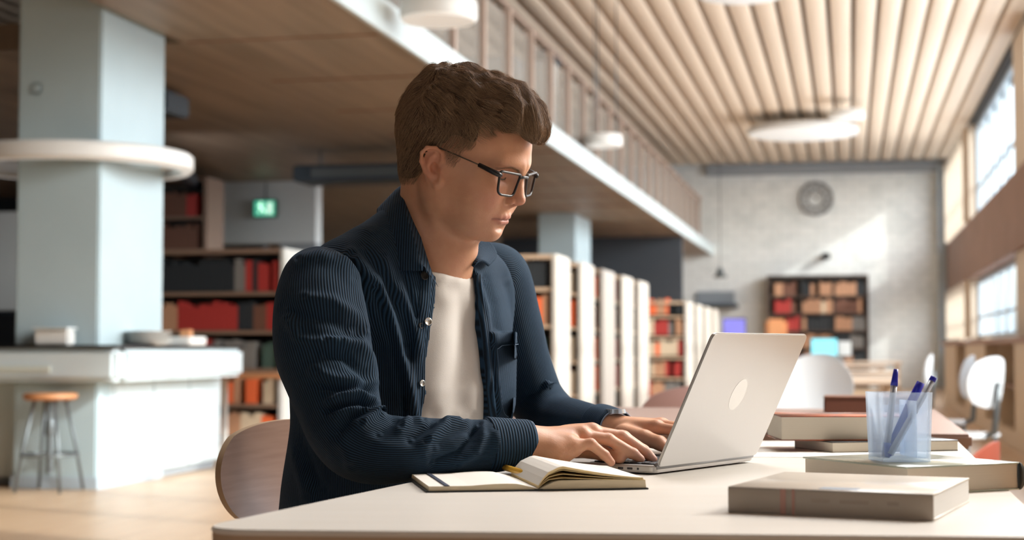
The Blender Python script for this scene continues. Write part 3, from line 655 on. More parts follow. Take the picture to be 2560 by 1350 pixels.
# ------------------------------------------------------------ pen cup and pens
def cup_plastic():
    m = bpy.data.materials.new('pale_blue_clear_plastic'); m.use_nodes = True; nt = m.node_tree; N = nt.nodes; L = nt.links
    b = N['Principled BSDF']; b.inputs['Base Color'].default_value = (.72, .82, .93, 1); b.inputs['Roughness'].default_value = .12; b.inputs['Coat Weight'].default_value = .6
    tl = N.new('ShaderNodeBsdfTranslucent'); tl.inputs[0].default_value = (.72, .82, .93, 1); m0 = N.new('ShaderNodeMixShader'); m0.inputs[0].default_value = .55; L.new(b.outputs[0], m0.inputs[1]); L.new(tl.outputs[0], m0.inputs[2])
    t = N.new('ShaderNodeBsdfTransparent'); t.inputs[0].default_value = (.95, .97, 1.0, 1); lw = N.new('ShaderNodeLayerWeight'); lw.inputs[0].default_value = .35
    mr = N.new('ShaderNodeMapRange'); mr.inputs['To Min'].default_value = .16; mr.inputs['To Max'].default_value = .85; L.new(lw.outputs['Facing'], mr.inputs['Value'])
    mx = N.new('ShaderNodeMixShader'); L.new(mr.outputs[0], mx.inputs[0]); L.new(t.outputs[0], mx.inputs[1]); L.new(m0.outputs[0], mx.inputs[2]); L.new(mx.outputs[0], N['Material Output'].inputs[0]); return m
MCUP = cup_plastic()
cz = ZT + .0343; cpos = onz(2254, 1152, cz); cup = cempty('pen_cup', (cpos[0], cpos[1] + .012, cz), .12, label='clear pale-blue square plastic pen cup holding three pens', cat='pen cup')
def cup_shell(hw, z0, z1, th, flare):
    V = []; F = []; rings = []
    for (z, w, inner) in ((z0, hw, 0), (z0 + .004, hw, 0), (z1 * .5, hw + flare * .5, 0), (z1, hw + flare, 0), (z1, hw + flare - th, 1), (z1 * .5, hw + flare * .5 - th, 1), (z0 + .004, hw - th, 1)):
        pts = rounded([(-w, -w), (w, -w), (w, w), (-w, w)], .010, 5); b = len(V); V += [(p[0], p[1], z) for p in pts]; rings.append((b, len(pts)))
    for i in range(len(rings) - 1):
        a, n_ = rings[i]; b, _ = rings[i + 1]
        for k in range(n_): F.append((a + k, a + (k + 1) % n_, b + (k + 1) % n_, b + k))
    F.append(tuple(rings[0][0] + k for k in range(rings[0][1]))[::-1]); F.append(tuple(rings[-1][0] + k for k in range(rings[-1][1])))
    return V, F
V, F = cup_shell(.0315, 0, .0855, .0018, .0025); me = mesh('cup_wall', V, F, MCUP, smooth=True); me.set_sharp_from_angle(angle=radians(40)); link('cup_wall', me, cup)
link('divider', boxm(.0016, .056, .07, MCUP), cup, (.012, 0, .04)); link('inner_sleeve', boxm(.050, .0016, .062, MCUP), cup, (-.004, .012, .038))
MBLUE = mat('ink_blue_plastic', (.015, .02, .42), .3); MBLUET = mat('blue_translucent_barrel', (.03, .09, .42), .25); MCLEAR = mat('clear_pen_barrel', (.60, .64, .72), .2, alpha=.55); MINK = mat('ink_refill', (.03, .03, .10), .4)
cd = cpos[1] + .012
pen('pen', at(2240, 923, cd), at(2214, 1143, cd - .012), [('cap', 0, .19, .0028, .0048, MBLUE), ('barrel', .19, .84, .0042, .0042, MCLEAR), ('refill', .19, .84, .0014, .0014, MINK), ('cap_clip', .84, 1.0, .0052, .0052, MBLUET)], label='clear ballpoint with blue cap standing upright at the left in the pen cup', cat='pen')
pen('pen', at(2302, 956, cd + .005), at(2222, 1130, cd + .008), [('cap', 0, .28, .0050, .0062, MBLUE), ('barrel', .28, 1.0, .0062, .0055, MBLUET)], label='thick all-blue pen leaning right, middle one in the pen cup', cat='pen')
pen('pen', at(2335, 943, cd - .004), at(2222, 1142, cd - .016), [('end_plug', 0, .05, .0040, .0044, MBLUE), ('barrel', .05, .97, .0042, .0042, MCLEAR), ('refill', .05, .97, .0014, .0014, MINK), ('tip', .97, 1.0, .003, .001, MBLUE)], label='clear ballpoint leaning furthest right in the pen cup', cat='pen')

# ------------------------------------------------------------ shell chairs (the man's and others)
def ply_shell(W, z0, z1, depth, lean, m, me_m, nu=28, nv=20, th=.012):   # rounded, curved backrest; local x lateral, +y forward
    V = []; F = []; fm = []
    for side in (0, 1):
        for j in range(nv):
            v = -1 + 2 * j / (nv - 1)
            for i in range(nu):
                u = -1 + 2 * i / (nu - 1)
                # square -> superellipse
                su = u * sqrt(1 - .42 * v * v); sv = v * sqrt(1 - .42 * u * u)
                x = W / 2 * su; z = (z0 + z1) / 2 + (z1 - z0) / 2 * sv; y = depth * su * su - lean * (z - z0) + .010 * sv * sv
                V.append((x, y - (th if side else 0), z))
    o = nu * nv
    for j in range(nv - 1):
        for i in range(nu - 1):
            a = j * nu + i; F.append((a, a + nu, a + nu + 1, a + 1)); fm.append(0); F.append((o + a, o + a + 1, o + a + nu + 1, o + a + nu)); fm.append(0)
    b = [i for i in range(nu)] + [j * nu + nu - 1 for j in range(1, nv)] + [(nv - 1) * nu + i for i in range(nu - 2, -1, -1)] + [j * nu for j in range(nv - 2, 0, -1)]
    for k in range(len(b)):
        p, q = b[k], b[(k + 1) % len(b)]; F.append((p, q, o + q, o + p)); fm.append(1)
    me = mesh('backrest', V, F, [m, me_m], smooth=True, fm=fm); me.set_sharp_from_angle(angle=radians(45)); return me
def shell_chair(t, m, me_m, mleg, W=.44, z0=.60, z1=.79, seat=.45):
    link('backrest', ply_shell(W, z0, z1, .055, .12, m, me_m), t)
    # seat
    pts = rounded([(-.21, .02), (.21, .02), (.20, .43), (-.20, .43)], .08, 8)
    V = []; F = []
    for z in (seat, seat - .012): V += [(p[0], p[1], z - .010 * (1 - min(1, (abs(p[0]) / .2) ** 2))) for p in pts]
    k = len(pts); F = [tuple(range(k)), tuple(range(k, 2 * k))[::-1]] + [(i, k + i, k + (i + 1) % k, (i + 1) % k) for i in range(k)]
    link('seat', mesh('seat', V, F, m, smooth=False), t)
    tube('back_support', [(0, .05, seat - .02), (0, -.02, seat + .01), (0, -.035, z0 + .02), (0, -.045, (z0 + z1) / 2)], [.018, .018, .016, .012], mleg, t, 10)
    for (a, b) in ((-.17, .06), (.17, .06), (-.17, .38), (.17, .38)):
        tube('leg', [(a, b, seat - .012), (a * 1.2, b + (.03 if b > .2 else -.03), .01)], [.014, .011], mleg, t, 10)
MPLY = mat('rosy_plywood', (.36, .225, .17), .35, noise=dict(scale=30, c2=(.30, .18, .135), stretch=(.25, .25, 4))); MPLYE = mat('plywood_edge', (.42, .30, .19), .5)
ALF = radians(35); FD = np.array([cos(ALF), -sin(ALF)]); LT = np.array([sin(ALF), cos(ALF)])    # the man's forward and left, seen from above
mc = cempty('chair', (-.362, 2.70, 0), math.atan2(FD[1], FD[0]) - pi / 2, label='plywood shell chair the man sits on, its curved back showing left of him', cat='chair')
shell_chair(mc, MPLY, MPLYE, MSTEEL, W=.44, z0=.625, z1=.795)
def wchair(x, y, rz, m, label, z1=.80, tilt=0): t = empty('chair', (x, y, 0), rz, label=label, cat='chair'); shell_chair(t, m, m, MSTEEL, z1=z1, z0=z1 - .28); return t
MMAUVE = mat('mauve_shell', (.40, .26, .25), .5); MWCH = mat('white_shell', (.62, .65, .68), .4); MRCH = mat('brick_red_shell', (.42, .10, .06), .5)
wchair(-.47, 5.25, radians(20), MMAUVE, 'mauve shell chair behind the man\'s left hand', z1=.795)
wchair(.42, 5.3, radians(75), MRCH, 'brick red chair beyond the right end of the second table', z1=.62)
for i, (x, y, a, lab) in enumerate(((.74, 9.0, 60, 'white chair nearest the low bookcase'), (.74, 10.6, 80, 'white chair behind the pens'), (-.66, 10.5, 250, 'white chair left of the pen cup, facing away'), (-.20, 7.9, 175, 'white chair just right of the laptop lid'), (.60, 13.0, 90, 'small far white chair beside the low bookcase'), (-.25, 13.5, 170, 'farthest white chair right of the laptop lid'))):
    wchair(x, y, radians(a), MWCH, lab, z1=.87)
def table(x, y, w, d, label, m, z=.74, rz=0):
    t = empty('desk', (x, y, 0), rz, label=label, cat='table'); link('table_top', boxm(w, d, .03, m, .006), t, (0, 0, z - .015))
    for a in (-1, 1):
        for b in (-1, 1): link('leg', boxm(.04, .04, z - .03, MEDGE, .004, base=True), t, (a * (w / 2 - .05), b * (d / 2 - .05), 0))
table(-.30, 4.05, 1.08, 1.35, 'second table with a mauve-brown top behind the far books', mat('mauve_table_top', (.34, .24, .21), .35))
for (x, y, w, d, lab) in ((0.02, 9.75, .5, 1.2, 'pale table between the white chairs'), (-.1, 12.2, .9, 1.0, 'pale table beyond the white chairs'), (-.45, 16.5, 1.6, 1.0, 'pale long table in front of the far bookcase'), (-.3, 21.5, 1.9, .9, 'farthest table, with the cyan monitor')): table(x, y, w, d, lab, mat('pale_table_' + str(int(y)), (.58, .46, .36), .4))
bx = bx_thing('document_box', 'box', 'low dark brown box on the second table left of the pen cup', .06, 4.42, .74, .26, .16, .042, mat('dark_brown_card', (.16, .065, .04), .5), ('lid', (.265, .165, .008), mat('brown_lid', (.20, .085, .05), .5), (0, 0, .038)))
def monitor(x, y, z, w, h, label, ms, rz=0):
    t = empty('monitor', (x, y, z), rz, label=label, cat='monitor'); link('casing', boxm(w, .03, h, MBLACK, .006), t, (0, 0, h / 2 + .06)); link('screen', boxm(w - .03, .006, h - .03, ms), t, (0, -.016, h / 2 + .06))
    link('stand', boxm(.04, .03, .10, MSTEEL, base=True), t); link('foot', boxm(.16, .12, .01, MSTEEL, .003, base=True), t); return t
monitor(-.33, 21.4, .74, .36, .25, 'monitor with a glowing cyan screen on the farthest table', mat('cyan_screen', (.1, .4, .5), .4, emit=((.30, .80, .90), .8)))
monitor(-.12, 21.5, .74, .30, .22, 'dark-cased monitor just right of the cyan one', MWHITE)
monitor(-2.02, 28.8, 1.05, .42, .34, 'wall screen with a violet and pink picture beside the far bookcase row', mat('violet_screen', (.1, .1, .4), .4, emit=((.22, .20, .55), .7)))
tv = empty('screen_stand', (-2.02, 28.9, 0), label='grey pedestal under the violet screen', cat='stand'); link('pedestal', boxm(.3, .3, 1.04, MGREYW, .02, base=True), tv); link('pedestal_foot', boxm(.5, .5, .03, MSTEEL, .005, base=True), tv)
ol = empty('orange_seat', (-1.32, 29.5, 0), label='orange high-backed seat left of the end-wall bookcase', cat='seat'); link('back', boxm(.40, .15, 1.0, MORANGE, .06, base=True), ol, (0, .2, .45)); link('cushion', boxm(.5, .5, .18, MORANGE, .05, base=True), ol, (0, 0, .28)); link('foot', boxm(.3, .3, .28, MSTEEL, .01, base=True), ol)
# ------------------------------------------------------------ implicit surfaces for the man: distance functions meshed by surface nets
f4 = np.float32
def smin(a, b, k): h = np.clip(.5 + .5 * (b - a) / k, 0, 1); return b + (a - b) * h - k * h * (1 - h)
def smax(a, b, k): return -smin(-a, -b, k)
def ell(P, c, r, R=None):
    q = P - np.asarray(c, f4)
    if R is not None: q = q @ np.asarray(R, f4)
    r = np.asarray(r, f4); k0 = np.sqrt(((q / r) ** 2).sum(-1)) + 1e-9; k1 = np.sqrt(((q / (r * r)) ** 2).sum(-1)) + 1e-9
    return k0 * (k0 - 1) / k1
def cone(P, a, b, ra, rb):
    a = np.asarray(a, f4); b = np.asarray(b, f4); ba = b - a; q = P - a
    t = np.clip((q @ ba) / float(ba @ ba), 0, 1)
    return np.sqrt(((q - t[:, None] * ba) ** 2).sum(-1)) - (ra + (rb - ra) * t)
def chain(P, pts, rs, k=.004):
    d = None
    for i in range(len(pts) - 1):
        e = cone(P, pts[i], pts[i + 1], rs[i], rs[i + 1]); d = e if d is None else smin(d, e, k)
    return d
def rot(axis, deg): return np.array(Matrix.Rotation(radians(deg), 3, axis), dtype=f4)
def nets(fn, lo, hi, h, B=12):
    lo = np.array(lo, float); n = np.ceil((np.array(hi) - lo) / h / B).astype(int); N = n * B + 1
    D = np.full(N, 1.0, f4)
    ci = np.stack(np.meshgrid(*[np.arange(k) for k in n], indexing='ij'), -1).reshape(-1, 3)
    cd = fn((lo + (ci + .5) * B * h).astype(f4)); rad = B * h * .87 * 1.35 + .004
    keep = ci[np.abs(cd) < rad]; inside = ci[cd <= -rad]
    for b in inside: D[b[0] * B:(b[0] + 1) * B + 1, b[1] * B:(b[1] + 1) * B + 1, b[2] * B:(b[2] + 1) * B + 1] = -1
    g = np.stack(np.meshgrid(*[np.arange(B + 1)] * 3, indexing='ij'), -1).reshape(-1, 3)
    CH = 90
    for s in range(0, len(keep), CH):
        kb = keep[s:s + CH]; idx = kb[:, None, :] * B + g[None]
        v = fn((lo + idx.reshape(-1, 3) * h).astype(f4)).reshape(len(kb), -1)
        D[idx[..., 0], idx[..., 1], idx[..., 2]] = v
    for ax in range(3):
        for e in (0, -1):
            sl = [slice(None)] * 3; sl[ax] = e; D[tuple(sl)] = np.maximum(D[tuple(sl)], h * .5)
    S = D < 0; C = S[:-1, :-1, :-1].astype(np.int8)
    tot = sum(S[i:S.shape[0] - 1 + i, j:S.shape[1] - 1 + j, k:S.shape[2] - 1 + k].astype(np.int8) for i in (0, 1) for j in (0, 1) for k in (0, 1))
    act = np.argwhere((tot > 0) & (tot < 8)); vid = np.full(tot.shape, -1, np.int64); vid[tuple(act.T)] = np.arange(len(act))
    acc = np.zeros((len(act), 3)); cnt = np.zeros(len(act))
    corners = [(i, j, k) for i in (0, 1) for j in (0, 1) for k in (0, 1)]
    for a in range(8):
        for b in range(a + 1, 8):
            ca, cb = np.array(corners[a]), np.array(corners[b])
            if abs(ca - cb).sum() != 1: continue
            da = D[tuple((act + ca).T)]; db = D[tuple((act + cb).T)]; m = (da < 0) != (db < 0)
            t = np.where(m, da / np.where(m, da - db, 1), 0)
            acc += np.where(m[:, None], ca + t[:, None] * (cb - ca), 0); cnt += m
    V = lo + (act + acc / np.maximum(cnt, 1)[:, None]) * h
    F = []
    for ax in range(3):
        o1, o2 = (ax + 1) % 3, (ax + 2) % 3
        sl0 = [slice(1, -1)] * 3; sl1 = [slice(1, -1)] * 3; sl0[ax] = slice(0, -1); sl1[ax] = slice(1, None)
        A, Bb = S[tuple(sl0)], S[tuple(sl1)]; e = np.argwhere(A != Bb)
        base = e.copy(); base[:, o1] += 1; base[:, o2] += 1      # grid index of the edge's start
        sgn = A[tuple(e.T)]
        u = np.zeros(3, int); u[o1] = 1; w = np.zeros(3, int); w[o2] = 1
        q = [vid[tuple((base - u - w).T)], vid[tuple((base - w).T)], vid[tuple(base.T)], vid[tuple((base - u).T)]]
        Q = np.stack(q, 1); Q[~sgn] = Q[~sgn][:, ::-1]; F.append(Q)
    F = np.concatenate(F); F = F[(F >= 0).all(1)]
    return V, F
def smooth_mesh(V, F, it=2, lam=.5):
    E = np.concatenate([F[:, [0, 1]], F[:, [1, 2]], F[:, [2, 3]], F[:, [3, 0]]]) if F.shape[1] == 4 else np.concatenate([F[:, [0, 1]], F[:, [1, 2]], F[:, [2, 0]]])
    n = len(V); deg = np.bincount(E[:, 0], minlength=n) + np.bincount(E[:, 1], minlength=n)
    for i in range(it):
        for l in (lam, -lam * 1.03):
            A = np.stack([np.bincount(E[:, 0], V[E[:, 1], k], n) + np.bincount(E[:, 1], V[E[:, 0], k], n) for k in range(3)], 1) / np.maximum(deg, 1)[:, None]
            V = V + l * (A - V)
    return V

# ------------------------------------------------------------ pose (x right, y away from the camera, z up)
HA, HB, HR, HSC = radians(25), radians(21.5), radians(5), .97
_F = np.array([cos(HA) * cos(HB), -sin(HA) * cos(HB), -sin(HB)]); _U = np.array([cos(HA) * sin(HB), -sin(HA) * sin(HB), cos(HB)]); _L = np.cross(_U, _F)
_L, _U = _L * cos(HR) + _U * sin(HR), _U * cos(HR) - _L * sin(HR)
HM = np.stack([_F, _L, _U], 1) * HSC; HC = np.array([-.0765, 2.437, 1.1890])
def h2c(p): return np.asarray(p) @ HM.T + HC
def c2h(p): return (np.asarray(p) - HC) @ np.linalg.inv(HM).T
HMI = np.linalg.inv(HM).T.astype(f4)
F3, L3 = np.array([*FD, 0]), np.array([*LT, 0])
SHR, SHL = np.array([-.272, 2.335, 1.012]), np.array([-.045, 2.665, 1.018])
NB_ = np.array([-.130, 2.482, 1.052])                # base of the neck
WST, CHS, HIP = np.array([-.188, 2.545, .66]), np.array([-.165, 2.510, .90]), np.array([-.205, 2.565, .50])
ELR, WRR = at(868, 1128, 2.16), at(1318, 1110, 2.235)
ELL, WRL = at(1345, 1062, 2.76), at(1520, 1074, 2.515)
sp_r = [at(835, 655, 2.335), at(806, 688, 2.308), at(797, 745, 2.287), at(799, 800, 2.262), at(815, 900, 2.235), at(842, 1000, 2.20), at(866, 1075, 2.172), at(905, 1124, 2.160), at(990, 1128, 2.165), at(1100, 1118, 2.185), at(1220, 1112, 2.215), at(1318, 1109, 2.235)]
rr_r = [.046, .053, .0625, .0690, .0665, .0600, .0530, .0490, .0470, .0415, .0355, .0305]
sp_l = [SHL - L3 * .035 + np.array([0, 0, -.004]), at(1238, 672, 2.66), at(1250, 740, 2.675), at(1276, 830, 2.70), at(1305, 920, 2.725), at(1338, 1000, 2.74), at(1385, 1050, 2.70), at(1440, 1062, 2.63), at(1500, 1070, 2.555), at(1540, 1074, 2.505)]
rr_l = [.052, .056, .058, .056, .052, .048, .045, .041, .035, .0300]
BR = np.stack([F3, L3, [0, 0, 1]], 1)                # torso basis

def neck_pts(): return h2c([-.034, 0, -.035]), NB_ + F3 * .012 + np.array([0, 0, .02])
def neck_sdf(C):       # in frame C
    a, b = neck_pts()
    d = cone(C, a, b, .0565, .060)
    d = smin(d, cone(C, b, b + np.array([0, 0, -.06]) - F3 * .015, .061, .072), .03)
    for s in (-1, 1):
        m0 = h2c([-.014, s * .060, -.030]); m1 = NB_ + F3 * .046 + L3 * s * .014 + np.array([0, 0, -.040])
        d = smin(d, cone(C, m0, m1, .011, .0085), .014)
        d = smin(d, cone(C, NB_ + F3 * -.02 + L3 * s * .03 + np.array([0, 0, .01]), (SHR if s < 0 else SHL) - L3 * s * .03 + np.array([0, 0, -.01]), .028, .032), .04)
    d = smin(d, ell(C, h2c([.038, 0, -.118]), (.017, .014, .020)), .022)
    return d
LIPX = None
def head_sdf(H, base=False):       # in head units
    A = H.copy(); A[:, 1] = np.abs(A[:, 1])
    d = ell(A, (-.012, 0, .048), (.094, .0745, .083))
    d = smin(d, ell(A, (.034, 0, .050), (.066, .064, .064)), .03)
    d = smin(d, ell(A, (.040, 0, -.020), (.054, .056, .064)), .03)          # mid face
    d = smin(d, ell(A, (.012, .020, -.020), (.050, .050, .062)), .03)
    d = smin(d, cone(A, (.000, .054, -.040), (.066, .022, -.077), .015, .013), .028)   # jaw line
    d = smin(d, cone(A, (.004, .054, .004), (.004, .051, -.045), .017, .016), .03)
    d = smin(d, ell(A, (.046, .020, -.068), (.034, .030, .024)), .02)
    d = smin(d, ell(A, (.0790, 0, -.0760), (.0175, .020, .0165)), .016)          # chin
    d = smin(d, ell(A, (.058, .040, -.008), (.028, .022, .024)), .035)       # cheek bone
    d = smin(d, ell(A, (.054, .031, -.034), (.027, .023, .028)), .03)       # cheek
    d = smin(d, cone(A, (.098, .006, .036), (.082, .040, .039), .0075, .0065), .018)   # brow ridge
    d = smin(d, ell(A, (.0775, 0, -.048), (.0215, .0235, .023)), .016)         # muzzle
    d = smax(d, -ell(A, (.1020, .031, .0190), (.0185, .0175, .0105)), .011)   # orbits
    d = smin(d, ell(A, (.0750, .0310, .0195), (.0135, .0150, .0122)), .004)  # closed-looking lids
    # nose
    d = smin(d, cone(A, (.0985, 0, .024), (.1105, 0, -.009), .0056, .0074), .012)
    d = smin(d, ell(A, (.1112, 0, -.0135), (.0104, .0088, .0080)), .006)
    d = smin(d, ell(A, (.093, 0, -.010), (.018, .0122, .018)), .010)
    d = smin(d, ell(A, (.0998, .0122, -.0185), (.0105, .0058, .0068)), .0035)
    d = smin(d, cone(A, (.107, 0, -.0200), (.099, 0, -.0275), .0040, .004), .004)
    d = smax(d, -ell(A, (.1045, .0066, -.0248), (.0062, .0030, .0040)), .003)
    # lips
    if base: return d
    global LIPX
    if LIPX is None:
        def sx(y, z):
            xs = np.linspace(.04, .13, 1200); v = head_sdf(np.stack([xs, np.full(1200, y), np.full(1200, z)], 1).astype(f4), True); return xs[np.where((v[:-1] < 0) & (v[1:] >= 0))[0][-1]]
        def pr(P_, off): return [(sx(y, z) - off, y, z) for y, z in P_]
        LIPX = (pr([(0, -.0462), (.006, -.0452), (.015, -.0470), (.0255, -.0500)], .0030), pr([(0, -.0556), (.010, -.0548), (.0225, -.0515)], .0040), pr([(0, -.0505), (.010, -.0503), (.020, -.0508), (.0285, -.0520)], .0004))
    up = chain(A, LIPX[0], [.0042, .0045, .0036, .0016], .004)
    lo_ = chain(A, LIPX[1], [.0052, .0048, .0020], .004)
    d = smin(d, up, .003); d = smin(d, lo_, .003)
    gro = chain(A, LIPX[2], [.0015, .0015, .0015, .0015], .001)
    d = smax(d, -gro, .0012)
    d = smax(d, -ell(A, (.0975, 0, -.0660), (.007, .015, .0042)), .008)      # under the lip
    d = smax(d, -cone(A, (.1085, 0, -.033), (.1075, 0, -.042), .0022, .0022), .004)  # philtrum
    # lash line crease
    lash = chain(A, [(.0885, .022, .0150), (.0888, .0305, .0128), (.0830, .0400, .0140), (.0740, .0460, .0165)], [.0010] * 4, .001)
    d = smax(d, -lash, .0012)
    # ears
    def E(p): # ear plane: x back-forward, z up, lateral offset growing backwards
        x, z = p; c, s = cos(radians(20)), sin(radians(20)); xr, zr = x * c - z * s, x * s + z * c
        return (.003 + xr, .0735 + max(0, -.004 - xr) * .50 + .002, .001 + zr * .94)
    dk = ell(A @ np.eye(3, dtype=f4), E((-.010, .002)), (.0165, .0056, .0285), (rot('Z', -27) @ rot('Y', -20)))
    dk = smax(dk, -ell(A, np.array(E((-.0065, -.003))) + [0, .0060, 0], (.0080, .0085, .0110), rot('Y', -20)), .0025); dk = smax(dk, -chain(A, [np.array(E(p)) + [0, .0078, 0] for p in ((-.002, .026), (-.0125, .0255), (-.0195, .014), (-.0195, .000))], [.0030, .0032, .0032, .0026], .002), .002)
    hel = [E(p) for p in ((.000, .004), (.006, .012), (.006, .024), (-.002, .032), (-.014, .0325), (-.0225, .024), (-.025, .010), (-.0215, -.006), (-.014, -.019), (-.006, -.027), (.001, -.024), (.002, -.016))]
    dk = smin(dk, chain(A, [np.array(h) + [0, .0040, 0] for h in hel], [.0016, .0022, .0026, .0028, .0029, .0029, .0028, .0028, .0034, .0050, .0044, .0028], .002), .0022)
    anti = [E(p) for p in ((-.004, .022), (-.012, .014), (-.0165, .002), (-.014, -.010), (-.006, -.015))]
    dk = smin(dk, chain(A, [np.array(h) + [0, .0042, 0] for h in anti], [.0022, .0026, .0028, .0028, .0026], .002), .004)
    dk = smin(dk, ell(A, np.array(E((.004, -.004))) + [0, .001, 0], (.0042, .0048, .0062)), .004)   # tragus
    d = smin(d, dk, .005)
    return d
def headneck(H):
    d = head_sdf(H); C = H @ HM.T.astype(f4) + HC.astype(f4)
    return smin(d, neck_sdf(C) / f4(HSC), .018)

# hands: joints given as points; fingers as chains of tapered capsules rooted in the palm
def hand_sdf(P, wr, el, mcps, fingers, thumb, pad=1.0):
    ax = (wr - el) / np.linalg.norm(wr - el)
    d = cone(P, wr - ax * .07, wr, .028, .0245)
    d2 = cone(P, wr, wr + ax * .01, .025, .024); d = smin(d, d2, .01)
    rr = [.0125, .0120, .0118, .0112]
    for m, r_ in zip(mcps, rr):
        base = wr + (m - wr) * .12
        d = smin(d, cone(P, base, m, .0165, r_), .010)
    for i in range(3):      # webbing between metacarpals
        a = (mcps[i] + mcps[i + 1]) / 2; d = smin(d, cone(P, wr + (a - wr) * .2, wr + (a - wr) * .88, .016, .0105), .008)
    out = None
    for (pts, rs), m in zip(fingers, mcps):
        e = chain(P, [m] + pts, rs, .0035); out = e if out is None else smin(out, e, .0016)
        # knuckle
        out = smin(out, np.sqrt(((P - m.astype(f4)) ** 2).sum(-1)) - rs[0] * 1.04, .004)
    d = smin(d, out, .006)
    tp, tr = thumb
    e = chain(P, tp, tr, .005); d = smin(d, e, .009)
    return d
RS = lambda s: [.0098 * s, .0088 * s, .0078 * s, .0066 * s]
# ------------------------------------------------------------ skin
import time; _t0 = time.time()
def lg(s): pass
def skin_mat():
    m = bpy.data.materials.new('skin'); m.use_nodes = True; nt = m.node_tree; N = nt.nodes; L = nt.links; b = N['Principled BSDF']
    a = N.new('ShaderNodeAttribute'); a.attribute_name = 'tint'
    tc = N.new('ShaderNodeTexCoord'); n = N.new('ShaderNodeTexNoise'); n.inputs['Scale'].default_value = 38; n.inputs['Detail'].default_value = 5; L.new(tc.outputs['Object'], n.inputs['Vector'])
    r = N.new('ShaderNodeValToRGB'); r.color_ramp.elements[0].position = .35; r.color_ramp.elements[1].position = .7
    r.color_ramp.elements[0].color = (.92, .86, .84, 1); r.color_ramp.elements[1].color = (1.03, 1.02, 1.0, 1); L.new(n.outputs['Fac'], r.inputs[0])
    mx = N.new('ShaderNodeMixRGB'); mx.blend_type = 'MULTIPLY'; mx.inputs[0].default_value = 1; L.new(a.outputs['Color'], mx.inputs[1]); L.new(r.outputs[0], mx.inputs[2]); L.new(mx.outputs[0], b.inputs['Base Color'])
    b.inputs['Roughness'].default_value = .46; b.inputs['Specular IOR Level'].default_value = .45
    b.inputs['Subsurface Weight'].default_value = .22; b.inputs['Subsurface Radius'].default_value = (1, .32, .16); b.inputs['Subsurface Scale'].default_value = .006
    n2 = N.new('ShaderNodeTexNoise'); n2.inputs['Scale'].default_value = 420; n2.inputs['Detail'].default_value = 3; L.new(tc.outputs['Object'], n2.inputs['Vector'])
    bp = N.new('ShaderNodeBump'); bp.inputs['Strength'].default_value = .16; bp.inputs['Distance'].default_value = .0015; L.new(n2.outputs['Fac'], bp.inputs['Height']); L.new(bp.outputs[0], b.inputs['Normal'])
    return m
MSKIN = skin_mat()
PO = np.array([-.235, 2.60, .50])                    # the man's root, at his seat
def ploc(V): return np.asarray(V) - PO
# hands
rm = [at(1480, 1079, 2.300), at(1481, 1082, 2.275), at(1456, 1090, 2.250), at(1424, 1113, 2.225)]
rf = [([at(1560, 1092, 2.305), at(1610, 1126, 2.31), at(1627, 1141, 2.31)], RS(.98)),
      ([at(1554, 1091, 2.285), at(1614, 1131, 2.292), at(1632, 1148, 2.292)], RS(1.0)),
      ([at(1521, 1098, 2.258), at(1583, 1134, 2.266), at(1601, 1148, 2.268)], RS(.97)),
      ([at(1477, 1110, 2.225), at(1511, 1137, 2.234), at(1528, 1156, 2.238)], RS(.88))]
rt = ([at(1362, 1118, 2.285), at(1440, 1122, 2.295), at(1506, 1132, 2.285), at(1549, 1146, 2.262)], [.016, .0125, .0105, .0085])
lm = [at(1642, 1070, 2.455), at(1652, 1064, 2.485), at(1655, 1064, 2.512), at(1650, 1070, 2.535)]
lf = [([at(1700, 1078, 2.42), at(1722, 1104, 2.405), at(1727, 1122, 2.40)], RS(.97)), ([at(1712, 1072, 2.445), at(1738, 1100, 2.425), at(1744, 1120, 2.42)], RS(1.0)),
      ([at(1710, 1074, 2.475), at(1740, 1100, 2.455), at(1748, 1120, 2.45)], RS(.96)), ([at(1700, 1082, 2.51), at(1724, 1104, 2.495), at(1731, 1118, 2.49)], RS(.86))]
lt_ = ([at(1560, 1086, 2.47), at(1612, 1096, 2.435), at(1650, 1108, 2.41), at(1668, 1122, 2.395)], [.016, .0125, .0105, .0088])
def rhand(P):
    d = hand_sdf(P, WRR, ELR, rm, rf, rt)
    d = smin(d, chain(P, [at(1335, 1124, 2.225), at(1390, 1132, 2.222), at(1432, 1122, 2.224)], [.0215, .0185, .0125], .01), .010)
    for a, b in ((at(1365, 1080, 2.275), rm[1]), (at(1360, 1088, 2.25), rm[2]), (at(1350, 1096, 2.235), rm[3])):      # tendons
        a2 = a + (b - a) * .35; d = smin(d, cone(P, a2 + np.array([0, 0, .006]), b + np.array([0, 0, .0075]), .0012, .0046), .009)
    # nails pressed in
    return d
def lhand(P):
    return hand_sdf(P, WRL, ELL, lm, lf, lt_)
def bbox(pts, m): pts = np.array(pts); return pts.min(0) - m, pts.max(0) + m
def allp(w, ms, fs, t): return [w] + ms + [p for f_ in fs for p in f_[0]] + list(t[0])
VH, FH = nets(headneck, (-.14, -.16, -.235), (.145, .16, .145), .0014)
hz = VH[:, 2]; VHc = h2c(VH); lg('head %d' % len(VH))
VR, FR = nets(rhand, *bbox(allp(WRR, rm, rf, rt) + [WRR + (ELR - WRR) * .2], .035), .0013)
VL, FL = nets(lhand, *bbox(allp(WRL, lm, lf, lt_) + [WRL + (ELL - WRL) * .2], .035), .0016); lg('hands')
def tq(P): return (P - CHS.astype(f4)) @ BR.astype(f4)      # torso frame: forward, left, up
def tt(p): return (np.asarray(p) - CHS) @ BR
